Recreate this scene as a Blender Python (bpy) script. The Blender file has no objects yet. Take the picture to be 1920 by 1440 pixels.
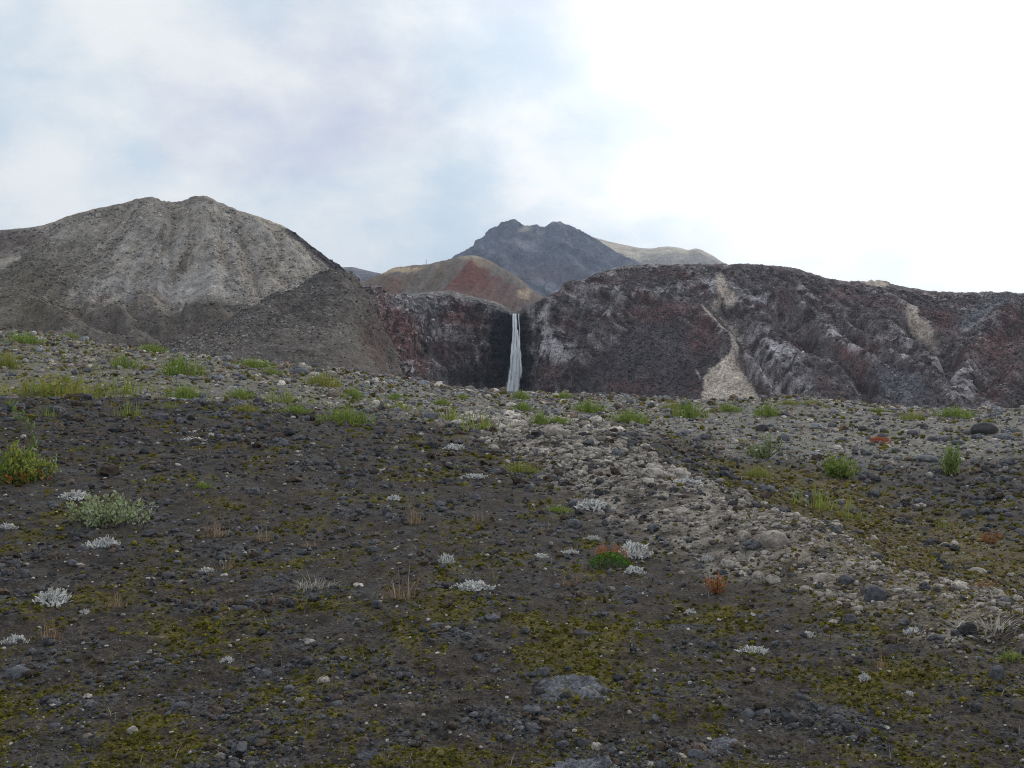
import bpy, math, random
import numpy as np
from mathutils import Vector

rng = np.random.default_rng(11)
random.seed(11)
scene = bpy.context.scene
C = scene.collection

# ------------------------------------------------------------------ camera, sky, sun, exposure
EYE = 1.6
F = 1884.0                                  # focal length in photo pixels (1920 wide)
cam_data = bpy.data.cameras.new('camera')
cam_data.sensor_width = 36.0
cam_data.lens = 36.0 * F / 1920.0
cam_data.clip_start = 0.05
cam_data.clip_end = 20000
cam = bpy.data.objects.new('camera', cam_data)
cam.location = (0, 0, EYE)
cam.rotation_euler = (math.radians(90), 0, 0)
C.objects.link(cam)
scene.camera = cam

SUN_EL, SUN_AZ = math.radians(26), math.radians(32)     # behind the cloud, ahead and to the right
SUN_DIR = Vector((math.sin(SUN_AZ) * math.cos(SUN_EL), math.cos(SUN_AZ) * math.cos(SUN_EL), math.sin(SUN_EL)))
world = bpy.data.worlds.new('World')
scene.world = world
world.use_nodes = True
wt = world.node_tree
wt.nodes.clear()


def build_world():
    N, L = wt.nodes, wt.links

    def node(t, **kw):
        n = N.new(t)
        for k, v in kw.items():
            setattr(n, k, v)
        return n

    def math_(op, a, b=None, clamp=False):
        n = node('ShaderNodeMath', operation=op, use_clamp=clamp)
        for i, v in enumerate((a, b)):
            if v is None:
                continue
            if isinstance(v, (int, float)):
                n.inputs[i].default_value = v
            else:
                L.new(v, n.inputs[i])
        return n.outputs[0]

    def mixc(fac, a, b):
        n = node('ShaderNodeMix', data_type='RGBA')
        L.new(fac, n.inputs[0])
        for i, v in ((6, a), (7, b)):
            if isinstance(v, tuple):
                n.inputs[i].default_value = (*v, 1)
            else:
                L.new(v, n.inputs[i])
        return n.outputs[2]

    tc = node('ShaderNodeTexCoord')
    d = tc.outputs['Generated']
    sep = node('ShaderNodeSeparateXYZ')
    L.new(d, sep.inputs[0])
    zz = math_('ADD', math_('MAXIMUM', sep.outputs[2], 0.0), 0.60)
    inv = math_('DIVIDE', 1.0, zz)
    pv = node('ShaderNodeVectorMath', operation='SCALE')
    L.new(d, pv.inputs[0])
    L.new(inv, pv.inputs[3])

    def noise(scale, detail, rough, off, dist=0.0):
        mp = node('ShaderNodeMapping')
        mp.inputs['Location'].default_value = off
        L.new(pv.outputs[0], mp.inputs[0])
        n = node('ShaderNodeTexNoise')
        n.inputs['Scale'].default_value = scale
        n.inputs['Detail'].default_value = detail
        n.inputs['Roughness'].default_value = rough
        n.inputs['Distortion'].default_value = dist
        L.new(mp.outputs[0], n.inputs[0])
        return n.outputs[0]

    def ramp(v, lo, hi):
        n = node('ShaderNodeMapRange', interpolation_type='SMOOTHSTEP')
        n.inputs[1].default_value = lo
        n.inputs[2].default_value = hi
        L.new(v, n.inputs[0])
        return n.outputs[0]

    big = noise(2.6, 3, 0.5, (6.0, 4.6, 1.6), 0.2)
    puff = noise(6.6, 7, 0.55, (7.9, 0.8, 5.5), 0.1)
    tint = noise(3.2, 2, 0.4, (1.2, 8.8, 2.0))
    m = math_('ADD', math_('MULTIPLY', big, 0.45), math_('MULTIPLY', puff, 0.55))
    white = ramp(m, 0.37, 0.64)
    # overcast: grey-blue undersides, whiter puffs, faint violet in the thick parts
    under = mixc(ramp(tint, 0.52, 0.66), (0.605, 0.735, 0.86), (0.62, 0.67, 0.815))
    col = mixc(white, under, (0.90, 0.925, 0.945))
    # cloud in front of the hidden sun glows
    dot = node('ShaderNodeVectorMath', operation='DOT_PRODUCT')
    nrm = node('ShaderNodeVectorMath', operation='NORMALIZE')
    L.new(d, nrm.inputs[0])
    L.new(nrm.outputs[0], dot.inputs[0])
    dot.inputs[1].default_value = SUN_DIR
    ang = math_('ADD', dot.outputs['Value'], math_('MULTIPLY', math_('SUBTRACT', m, 0.5), 0.12))
    glow = ramp(ang, 0.77, 1.0)
    lum = node('ShaderNodeVectorMath', operation='ADD')
    L.new(col, lum.inputs[0])
    gl = node('ShaderNodeVectorMath', operation='SCALE')
    gl.inputs[0].default_value = (1.0, 0.93, 0.86)
    L.new(math_('MULTIPLY', glow, 0.75), gl.inputs[3])
    L.new(gl.outputs[0], lum.inputs[1])
    sky = node('ShaderNodeTexSky', sky_type='NISHITA', sun_disc=False)
    sky.sun_elevation = SUN_EL
    sky.sun_rotation = SUN_AZ
    b_sky = node('ShaderNodeBackground')
    b_sky.inputs[1].default_value = 0.10
    L.new(sky.outputs[0], b_sky.inputs[0])
    b_cl = node('ShaderNodeBackground')
    b_cl.inputs[1].default_value = 1.0
    L.new(lum.outputs[0], b_cl.inputs[0])
    mx = node('ShaderNodeMixShader')
    thin = math_('MULTIPLY', math_('SUBTRACT', 1.0, white), 0.10)
    L.new(thin, mx.inputs[0])
    L.new(b_cl.outputs[0], mx.inputs[1])
    L.new(b_sky.outputs[0], mx.inputs[2])
    out = node('ShaderNodeOutputWorld')
    L.new(mx.outputs[0], out.inputs[0])


build_world()
sun_data = bpy.data.lights.new('sun', 'SUN')
sun_data.energy = 1.5
sun_data.angle = math.radians(14)
sun_data.color = (1.0, 0.95, 0.88)
sun = bpy.data.objects.new('sun', sun_data)
sun.rotation_euler = SUN_DIR.to_track_quat('Z', 'Y').to_euler()
C.objects.link(sun)
scene.view_settings.view_transform = 'Standard'
scene.view_settings.look = 'None'
scene.view_settings.exposure = 0.0
scene.view_settings.gamma = 1.0
scene.view_settings.use_curve_mapping = False
scene.cycles.max_bounces = 4
scene.cycles.diffuse_bounces = 2
scene.cycles.transparent_max_bounces = 12
scene.cycles.volume_bounces = 0
scene.cycles.use_denoising = True
scene.cycles.denoising_prefilter = 'NONE'
scene.cycles.filter_width = 1.05
scene.cycles.adaptive_threshold = 0.02

# ------------------------------------------------------------------ numeric helpers
_p = rng.permutation(256)
PERM = np.concatenate([_p, _p, _p]).astype(np.int32)
_g = rng.normal(size=(256, 3))
GRAD = (_g / np.linalg.norm(_g, axis=1)[:, None]).astype(np.float32)


def pnoise(P):
    P = np.asarray(P, dtype=np.float64)
    i = np.floor(P).astype(np.int64)
    f = (P - i).astype(np.float32)
    i = (i & 255).astype(np.int32)
    u = f * f * f * (f * (f * 6 - 15) + 10)
    out = None
    for dx in (0, 1):
        hx = PERM[(i[..., 0] + dx) & 255]
        wx = u[..., 0] if dx else 1 - u[..., 0]
        for dy in (0, 1):
            hy = PERM[(hx + i[..., 1] + dy) & 255]
            wy = u[..., 1] if dy else 1 - u[..., 1]
            for dz in (0, 1):
                h = PERM[(hy + i[..., 2] + dz) & 255]
                wz = u[..., 2] if dz else 1 - u[..., 2]
                g = GRAD[h]
                v = g[..., 0] * (f[..., 0] - dx) + g[..., 1] * (f[..., 1] - dy) + g[..., 2] * (f[..., 2] - dz)
                v = v * wx * wy * wz
                out = v if out is None else out + v
    return out * 1.5


def fbm(P, octaves=5, gain=0.5, lac=2.07):
    P = np.asarray(P, dtype=np.float64)
    s, a, t = 0, 1.0, 0
    for k in range(octaves):
        s = s + a * pnoise(P + 17.3 * k)
        t += a
        P = P * lac
        a *= gain
    return s / t


def ridged(P, octaves=5, gain=0.55, lac=2.1):
    P = np.asarray(P, dtype=np.float64)
    s, a, t = 0, 1.0, 0
    for k in range(octaves):
        s = s + a * (1 - 2 * np.abs(pnoise(P + 31.7 * k)))
        t += a
        P = P * lac
        a *= gain
    return s / t


def pch(x, xp, yp):
    """monotone cubic interpolation of yp (K,) or (K,N) at x (T,)"""
    xp = np.asarray(xp, float)
    yp = np.asarray(yp, float)
    flat = yp.ndim == 1
    if flat:
        yp = yp[:, None]
    h = np.diff(xp)
    dl = np.diff(yp, axis=0) / h[:, None]
    m = np.zeros_like(yp)
    if len(xp) > 2:
        w1 = 2 * h[1:] + h[:-1]
        w2 = h[1:] + 2 * h[:-1]
        with np.errstate(divide='ignore', invalid='ignore'):
            mm = (w1 + w2)[:, None] / (w1[:, None] / dl[:-1] + w2[:, None] / dl[1:])
        m[1:-1] = np.where(dl[:-1] * dl[1:] > 0, np.nan_to_num(mm), 0)
    m[0], m[-1] = dl[0], dl[-1]
    x = np.clip(np.asarray(x, float), xp[0], xp[-1])
    k = np.clip(np.searchsorted(xp, x, side='right') - 1, 0, len(xp) - 2)
    s = ((x - xp[k]) / h[k])[:, None]
    hk = h[k][:, None]
    r = (yp[k] * (1 + 2 * s) * (1 - s) ** 2 + m[k] * hk * s * (1 - s) ** 2
         + yp[k + 1] * s * s * (3 - 2 * s) + m[k + 1] * hk * s * s * (s - 1))
    return r[:, 0] if flat else r


def sstep(x, a, b):
    t = np.clip((x - a) / (b - a), 0, 1)
    return t * t * (3 - 2 * t)


def srgb(r, g, b):
    c = np.array([r, g, b], float) / 255
    return np.where(c <= 0.04045, c / 12.92, ((c + 0.055) / 1.055) ** 2.4)


def px_of(P):
    return 960 + F * P[..., 0] / P[..., 1], 720 - F * (P[..., 2] - EYE) / P[..., 1]


def seg_dist(px, py, poly):
    """distance to a polyline and the fraction along it"""
    best = np.full(np.shape(px), 1e9)
    frac = np.zeros(np.shape(px))
    n = len(poly) - 1
    for i in range(n):
        ax, ay = poly[i][:2]
        bx, by = poly[i + 1][:2]
        dx, dy = bx - ax, by - ay
        t = np.clip(((px - ax) * dx + (py - ay) * dy) / (dx * dx + dy * dy), 0, 1)
        d = np.hypot(px - ax - t * dx, py - ay - t * dy)
        frac = np.where(d < best, (i + t) / n, frac)
        best = np.minimum(best, d)
    return best, frac


# ------------------------------------------------------------------ mesh helpers
def mesh_from(name, V, faces, mat, col=None, smooth=True):
    """V (N,3); faces: list of int arrays (M,3) or (M,4)"""
    me = bpy.data.meshes.new(name)
    V = np.ascontiguousarray(V, dtype=np.float32).reshape(-1, 3)
    if not isinstance(faces, list):
        faces = [faces]
    faces = [np.asarray(f, dtype=np.int32) for f in faces if len(f)]
    loops = np.concatenate([f.ravel() for f in faces])
    tot = np.concatenate([np.full(len(f), f.shape[1], np.int32) for f in faces])
    start = np.concatenate([[0], np.cumsum(tot)[:-1]]).astype(np.int32)
    me.vertices.add(len(V))
    me.vertices.foreach_set('co', V.ravel())
    me.loops.add(len(loops))
    me.loops.foreach_set('vertex_index', loops)
    me.polygons.add(len(tot))
    me.polygons.foreach_set('loop_start', start)
    me.polygons.foreach_set('loop_total', tot)
    me.polygons.foreach_set('use_smooth', np.full(len(tot), smooth, dtype=bool))
    if col is not None:
        a = me.attributes.new('col', 'FLOAT_COLOR', 'POINT')
        c = np.ones((len(V), 4), np.float32)
        c[:, :3] = np.broadcast_to(col, (len(V), 3))
        a.data.foreach_set('color', c.ravel())
    me.update()
    me.validate()
    me.materials.append(mat)
    return me


def add(name, me, parent=None, loc=None, rotz=0.0, scale=None, label=None, cat=None, group=None, kind=None):
    o = bpy.data.objects.new(name, me)
    C.objects.link(o)
    if parent is not None:
        o.parent = parent
    if loc is not None:
        o.location = loc
    o.rotation_euler[2] = rotz
    if scale is not None:
        o.scale = scale
    for k, v in (('label', label), ('category', cat), ('group', group), ('kind', kind)):
        if v:
            o[k] = v
    return o


def grid_faces(R, Cn):
    i = np.arange(R * Cn).reshape(R, Cn)
    return np.stack([i[:-1, :-1], i[:-1, 1:], i[1:, 1:], i[1:, :-1]], -1).reshape(-1, 4)


# ------------------------------------------------------------------ materials
def material(name, var=0.35, scale=1.0, rough=0.9, bump=0.0, bump_scale=None, spec=0.2, translucent=0.0, fine=0.0, fine_scale=None, inst=False, blocks=0.0, squash=0.6):
    """base colour = attribute 'col' times procedural mottling, fine relief from a bump"""
    m = bpy.data.materials.new(name)
    m.use_nodes = True
    N, L = m.node_tree.nodes, m.node_tree.links
    b = N['Principled BSDF']
    b.inputs['Roughness'].default_value = rough
    b.inputs['Specular IOR Level'].default_value = spec
    at = N.new('ShaderNodeAttribute')
    at.attribute_name = 'col'
    if inst:
        at.attribute_type = 'INSTANCER'
    geo = N.new('ShaderNodeNewGeometry')

    def mottle(sc, v, detail):
        nz = N.new('ShaderNodeTexNoise')
        nz.inputs['Scale'].default_value = sc
        nz.inputs['Detail'].default_value = detail
        nz.inputs['Roughness'].default_value = 0.7
        L.new(geo.outputs['Position'], nz.inputs[0])
        mr = N.new('ShaderNodeMapRange')
        mr.inputs[1].default_value, mr.inputs[2].default_value = 0.34, 0.66
        mr.inputs[3].default_value, mr.inputs[4].default_value = 1 - v, 1 + v
        L.new(nz.outputs[0], mr.inputs[0])
        return mr.outputs[0]

    def times(c, f):
        mu = N.new('ShaderNodeVectorMath')
        mu.operation = 'SCALE'
        L.new(c, mu.inputs[0])
        L.new(f, mu.inputs[3])
        return mu.outputs[0]
    col = times(at.outputs['Color'], mottle(scale, var, 5))
    if fine:
        col = times(col, mottle(fine_scale, fine, 2))
    crack = None
    if blocks:
        # jointed rock: blocks of differing tone between dark joints
        wn = N.new('ShaderNodeTexNoise')
        wn.inputs['Scale'].default_value = blocks * 0.8
        wn.inputs['Detail'].default_value = 3
        L.new(geo.outputs['Position'], wn.inputs[0])
        wv = N.new('ShaderNodeVectorMath')
        wv.operation = 'MULTIPLY_ADD'
        wv.inputs[1].default_value = (1.6 / blocks,) * 3
        L.new(wn.outputs['Color'], wv.inputs[0])
        sq = N.new('ShaderNodeVectorMath')
        sq.operation = 'MULTIPLY'
        sq.inputs[1].default_value = (1, 1, squash)
        L.new(geo.outputs['Position'], sq.inputs[0])
        L.new(sq.outputs[0], wv.inputs[2])
        facs = []
        for feat in ('DISTANCE_TO_EDGE', 'F1'):
            vo = N.new('ShaderNodeTexVoronoi')
            vo.feature = feat
            vo.inputs['Scale'].default_value = blocks
            L.new(wv.outputs[0], vo.inputs['Vector'])
            mr = N.new('ShaderNodeMapRange')
            if feat == 'F1':
                sx = N.new('ShaderNodeSeparateXYZ')
                L.new(vo.outputs['Color'], sx.inputs[0])
                L.new(sx.outputs[0], mr.inputs[0])
                mr.inputs[3].default_value, mr.inputs[4].default_value = 0.7, 1.35
            else:
                mr.inputs[2].default_value = 0.14
                mr.inputs[3].default_value, mr.inputs[4].default_value = 0.5, 1.0
                L.new(vo.outputs['Distance'], mr.inputs[0])
                crack = mr.outputs[0]
            col = times(col, mr.outputs[0])
    L.new(col, b.inputs['Base Color'])
    if bump:
        n2 = N.new('ShaderNodeTexNoise')
        n2.inputs['Scale'].default_value = bump_scale or scale * 3
        n2.inputs['Detail'].default_value = 4
        n2.inputs['Roughness'].default_value = 0.65
        L.new(geo.outputs['Position'], n2.inputs[0])
        bp = N.new('ShaderNodeBump')
        bp.inputs['Strength'].default_value = 1.0
        bp.inputs['Distance'].default_value = bump
        if crack is not None:
            ad = N.new('ShaderNodeMath')
            L.new(n2.outputs[0], ad.inputs[0])
            L.new(crack, ad.inputs[1])
            L.new(ad.outputs[0], bp.inputs['Height'])
        else:
            L.new(n2.outputs[0], bp.inputs['Height'])
        L.new(bp.outputs[0], b.inputs['Normal'])
    if translucent:
        tr = N.new('ShaderNodeBsdfTranslucent')
        L.new(col, tr.inputs[0])
        mx = N.new('ShaderNodeMixShader')
        mx.inputs[0].default_value = translucent
        L.new(b.outputs[0], mx.inputs[1])
        L.new(tr.outputs[0], mx.inputs[2])
        L.new(mx.outputs[0], N['Material Output'].inputs[0])
    return m


M_ground = material('moraine_soil', var=0.5, scale=7.0, bump=0.03, bump_scale=28, rough=0.95, spec=0.1, fine=0.45, fine_scale=55)
M_stone = material('lichened_stone', var=0.4, scale=16.0, bump=0.012, bump_scale=50, rough=0.92, spec=0.15)
M_crust = material('crusted_rock', var=0.45, scale=11.0, bump=0.035, bump_scale=24, rough=0.95, spec=0.1, fine=0.35, fine_scale=70)
M_gravel = material('gravel_stone', var=0.35, scale=30.0, bump=0.006, bump_scale=90, rough=0.92, spec=0.15, inst=True)
M_rubble = material('rubble', var=0.3, scale=1.2, rough=0.95, spec=0.08, inst=True)
M_scree = material('scree', var=0.35, scale=0.35, bump=0.45, bump_scale=1.3, rough=0.95, spec=0.08, fine=0.4, fine_scale=2.2)
M_cliff = material('cliff_rock', var=0.45, scale=0.25, bump=0.9, bump_scale=0.7, rough=0.9, spec=0.12, fine=0.45, fine_scale=1.5, blocks=0.42)
M_ridge = material('ridge_rock', var=0.35, scale=0.2, bump=0.55, bump_scale=0.8, rough=0.92, spec=0.1, fine=0.45, fine_scale=1.6)
M_far = material('far_rock', var=0.35, scale=0.03, bump=6.0, bump_scale=0.06, rough=0.95, spec=0.05, fine=0.3, fine_scale=0.2)
M_leaf = material('leaf', var=0.2, scale=15, rough=0.6, spec=0.3, translucent=0.3)
M_dry = material('dry_stalk', var=0.2, scale=30, rough=0.85, spec=0.15, translucent=0.15)
M_lichen = material('lichen', var=0.25, scale=60, rough=1.0, spec=0.05)
M_moss = material('moss', var=0.45, scale=50, bump=0.01, bump_scale=150, rough=1.0, spec=0.05, inst=True)
M_bark = material('bark', var=0.3, scale=50, rough=0.9, spec=0.1)

# ------------------------------------------------------------------ the ground: a stony moraine
DN = [0.2, 3.0, 4.2, 7, 10, 14, 18, 22, 25, 28, 34, 41, 50, 60, 75, 100, 150, 300, 9000]
GROUND_COLS = {      # column of the view : height at those depths
    -900: [0, 0, 0, .20, .45, .80, 1.2, 1.5, 1.5, 1.7, 2.4, 3.4, 4.4, 5.2, 5.4, 4, 0, -4, -4],
    0:    [0, 0, 0, .15, .35, .65, 1.0, 1.25, 1.15, 1.45, 2.15, 3.0, 4.0, 4.7, 4.3, 2, -2, -4, -4],
    300:  [0, 0, 0, .13, .30, .56, .90, 1.22, 1.13, 1.4, 2.0, 2.55, 3.1, 3.45, 3.0, 1, -2, -4, -4],
    640:  [0, 0, 0, .10, .24, .40, .60, .80, .95, 1.1, 1.42, 1.87, 2.2, 2.35, 1.8, 0, -3, -4, -4],
    960:  [0, 0, 0, .08, .15, .22, .32, .42, .50, .60, .73, .86, 1.0, 1.05, .4, -1, -3, -4, -4],
    1150: [0, 0, 0, .04, .06, .14, .28, .42, .46, .48, .54, .66, .85, .90, .2, -1, -3, -4, -4],
    1300: [0, 0, 0, .02, .02, .16, .10, .03, .08, .18, .44, .62, .72, .5, -.5, -2, -4, -4, -4],
    1500: [0, 0, 0, .05, .12, -.22, -.30, -.16, -.04, .1, .42, .93, .85, .3, -1, -3, -4, -4, -4],
    1700: [0, 0, 0, .05, -.15, -.48, -.50, -.32, -.08, .1, .45, .55, .3, -.3, -2, -3, -4, -4, -4],
    1920: [0, 0, .02, .0, -.28, -.45, -.32, -.12, .04, .2, .46, .48, .1, -.6, -2, -3, -4, -4, -4],
    2800: [0, 0, .02, -.05, -.3, -.4, -.3, -.1, .1, .2, .4, .4, .1, -.6, -2, -3, -4, -4, -4],
}
HT_L = np.linspace(math.log(0.2), math.log(9000), 700)
HT_P = np.linspace(-900, 2800, 480)
_k = sorted(GROUND_COLS)
_rows = pch(HT_L, np.log(DN), np.array([GROUND_COLS[k] for k in _k]).T)          # (700, ncols)
HT = pch(HT_P, _k, _rows.T).T                                                     # (700, 480)


def ground_base(px, D):
    a = np.clip((np.log(np.maximum(D, 0.21)) - HT_L[0]) / (HT_L[1] - HT_L[0]), 0, 698.99)
    b = np.clip((px - HT_P[0]) / (HT_P[1] - HT_P[0]), 0, 478.99)
    i, j = a.astype(int), b.astype(int)
    s, t = a - i, b - j
    return (HT[i, j] * (1 - s) * (1 - t) + HT[i + 1, j] * s * (1 - t) + HT[i, j + 1] * (1 - s) * t + HT[i + 1, j + 1] * s * t)


STRIP = []


def ground_z(x, y, fine=False):
    x = np.asarray(x, float)
    y = np.asarray(y, float)
    r = np.hypot(x, y)
    ca = np.maximum(y / np.maximum(r, 1e-6), 0.5)
    D = r * ca
    tn = np.clip(x / np.maximum(np.abs(y), 1e-3), -3, 3)
    tn = np.where(y > 0, tn, np.sign(x) * 3)
    px = 960 + F * tn
    z = ground_base(px, D)
    P = np.stack([x, y, np.zeros_like(x)], -1)
    if STRIP:
        ds, fr = seg_dist(x, y, STRIP)
        ws = 1.5 - 1.1 * np.sqrt(np.clip(fr, 0, 1))
        z = z + (0.16 - 0.07 * fr) * np.exp(-(ds / ws) ** 2)
    far = sstep(D, 5, 30)
    z = z + 0.05 * fbm(P * 0.8 + 4.1, 2) * (1 + 2.0 * far) + 0.025 * fbm(P * 2.9 + 9.2, 2) * (1 + far)
    if fine:
        z = z + 0.020 * ridged(P * 7.0, 3) * sstep(r, 0.5, 2) + 0.010 * pnoise(P * 31)
    return z


_DS = np.exp(np.linspace(math.log(3.6), math.log(80), 900))


def at_ground(px, py):
    """the point of the ground seen at a pixel (or the crest in that column)"""
    X = (px - 960) / F * _DS
    z = ground_z(X, _DS)
    pys = 720 - F * (z - EYE) / _DS
    hit = np.nonzero(pys <= py)[0]
    k = hit[0] if len(hit) else int(np.argmin(pys))
    D = _DS[k]
    return float((px - 960) / F * D), float(D), float(z[k])


def gpoly(pts):
    return [at_ground(*p)[:2] for p in pts]


RIDGE_LINE = gpoly([(985, 800), (1090, 850), (1230, 925), (1390, 990), (1560, 1070), (1700, 1115), (1920, 1195)])
RIDGE_LINE = RIDGE_LINE + [(RIDGE_LINE[-1][0] + 2, RIDGE_LINE[-1][1] - 1.4)]
GULLY_LINE = gpoly([(1480, 900), (1580, 960), (1700, 1010), (1820, 1070), (1920, 1130)])


STRIP.extend(RIDGE_LINE)


def zones(x, y):
    """weights of the ground's zones at world positions"""
    P = np.stack([x, y, np.zeros_like(x)], -1)
    n1 = fbm(P * 0.6 + 3, 4)
    n2 = fbm(P * 2.2 + 8, 4)
    px = 960 + F * x / np.maximum(y, 0.5)
    d, fr = seg_dist(x + 0.5 * n2, y + 0.9 * n1, RIDGE_LINE)
    w = 2.6 - 1.85 * np.sqrt(np.clip(fr, 0, 1))
    pale = 1 - sstep(d, w * 0.35, w * 1.1)
    d2, f2 = seg_dist(x + 0.5 * n1, y + 0.6 * n2, GULLY_LINE)
    gully = 1 - sstep(d2, 0.5, 2.6)
    crest = sstep(y + 5 * n1, 21, 29)
    crest = np.where(px < 420, np.maximum(crest * sstep(px, 150, 420), sstep(y + 0.5 * n1, 22.3, 23.4)), crest)
    crest = np.where(px > 1350, np.maximum(crest, sstep(y + 3 * n1, 20, 25)), crest)
    m = fbm(P * np.array([1.3, 1.0, 1]) + 21, 4)
    m2 = fbm(P * 5.5 + 2, 3)
    near = 1 - sstep(y, 7.5, 9)
    m3 = fbm(P * 24 + 5, 2)
    moss = sstep(m + 0.55 * m2 + 0.6 * m3 - 0.16 * sstep(y, 6.5, 9.5) + 0.07, 0.03, 0.38) * (1 - pale * 0.85)
    moss = np.clip(moss, 0, 1)
    return dict(pale=pale, gully=gully, crest=crest, moss=moss, n1=n1, n2=n2, near=near, px=px)


def ground_colour(x, y):
    z = zones(x, y)
    soil = np.array([0.052, 0.043, 0.036])
    ash = np.array([0.068, 0.065, 0.064])
    c = soil + (ash - soil) * sstep(z['n2'] + 0.4 * z['n1'], -0.15, 0.3)[..., None]

    def put(c, m, rgb):
        return c + (np.array(rgb) - c) * np.clip(m, 0, 1)[..., None]
    c = put(c, z['crest'] * 0.85, (0.195, 0.18, 0.155))
    c = put(c, z['crest'] * sstep(z['n1'] + z['n2'], 0.1, 0.5) * 0.7, (0.25, 0.23, 0.19))
    left = (1 - sstep(z['px'], 150, 900)) * z['crest']
    c = put(c, left * sstep(z['n2'] + 0.6 * z['n1'], -0.15, 0.3) * 0.75, (0.17, 0.155, 0.05))
    c = put(c, z['moss'] * (0.7 - 0.3 * z['crest']), (0.100, 0.084, 0.018))
    c = put(c, z['pale'] * 0.8 * sstep(z['n2'] + 0.5 * z['n1'], -0.35, 0.15), (0.32, 0.275, 0.23))
    c = put(c, z['gully'] * sstep(z['n2'], -0.35, 0.2) * 0.75, (0.125, 0.10, 0.042))
    return c


def build_ground():
    az = [np.radians(np.linspace(-180, -33, 40))[:-1], np.linspace(math.radians(-33), math.radians(33), 600), np.radians(np.linspace(33, 180, 40))[1:]]
    az = np.concatenate(az)
    r = [0.25]
    while r[-1] < 4000:
        v = r[-1]
        if v < 3.6:
            s = 0.10 * v
        elif v < 85:
            s = min(v * v / 1608 * 1.9, 0.013 * v)
        else:
            s = 0.10 * v
        r.append(v + s)
    r = np.array(r)
    A, R = np.meshgrid(az, r)
    X, Y = np.sin(A) * R, np.cos(A) * R
    Z = ground_z(X, Y, True)
    col = ground_colour(X, Y)
    V = np.stack([X, Y, Z], -1)
    me = mesh_from('ground', V, grid_faces(*A.shape), M_ground, col.reshape(-1, 3))
    add('ground', me, kind='structure', label='dark stony moraine ground with moss patches in the foreground')


build_ground()

# ------------------------------------------------------------------ hills
HILLS = {}


def loft(us, rows, segs):
    us = np.asarray(us, float)
    K = len(rows)
    Zr, Dr = [], []
    for row in rows:
        row = np.array(row, float)
        py, D = pch(us, row[:, 0], row[:, 1]), pch(us, row[:, 0], row[:, 2])
        Dr.append(D)
        Zr.append(EYE + (720 - py) / F * D)
    tt = np.concatenate([np.linspace(k, k + 1, s, endpoint=False) for k, s in enumerate(segs)] + [[K - 1]])
    Zg, Dg = pch(tt, np.arange(K), np.array(Zr)), pch(tt, np.arange(K), np.array(Dr))
    X = (us - 960)[None] / F * Dg
    return np.stack([X, Dg, Zg], -1), np.broadcast_to(tt[:, None], Dg.shape)


def normals(P):
    a = np.gradient(P, axis=1)
    b = np.gradient(P, axis=0)
    n = np.cross(a, b)
    n /= np.maximum(np.linalg.norm(n, axis=-1, keepdims=True), 1e-9)
    return n


def hill(name, P, col, mat, label):
    me = mesh_from(name, P, grid_faces(*P.shape[:2]), mat, np.clip(col, 0.004, 0.9).reshape(-1, 3))
    HILLS[label] = (P, col)
    return add(name, me, kind='structure', label=label)


def put(c, m, rgb):
    return c + (np.array(rgb) - c) * np.clip(m, 0, 1)[..., None]


def blob(px, py, cx, cy, rx, ry, soft=0.5, ang=0.0):
    ca, sa = math.cos(math.radians(ang)), math.sin(math.radians(ang))
    dx, dy = px - cx, py - cy
    u, v = (dx * ca + dy * sa) / rx, (-dx * sa + dy * ca) / ry
    return 1 - sstep(np.sqrt(u * u + v * v), 1 - soft, 1 + soft)


def zpy(z, D):
    return 720 - F * (z - EYE) / D


def S(r, g, b, k=0.70):
    return srgb(r, g, b) / k


# --- the grey scree dome on the left
DOME_RIBS = [
    ([(327, 390), (318, 450), (324, 520), (305, 575)], 13, -6.0), ([(238, 398), (190, 450), (120, 515), (60, 560)], 14, -5.0),
    ([(281, 388), (246, 470), (222, 560)], 15, 3.5), ([(380, 384), (396, 470), (400, 565)], 20, 4.0), ([(452, 410), (520, 465), (575, 512)], 13, 3.5),
    ([(155, 418), (95, 480), (30, 545)], 16, 4.5), ([(430, 410), (470, 480), (490, 560)], 14, -4.0), ([(60, 440), (10, 500), (-60, 560)], 16, -5.0),
    ([(-40, 600), (60, 585), (130, 620), (200, 640)], 14, 4.0), ([(150, 590), (215, 600), (260, 640)], 12, 4.5), ([(250, 570), (280, 580), (300, 610)], 14, 3.5), ([(330, 600), (400, 605), (440, 625)], 12, 4.0),
]


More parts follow.
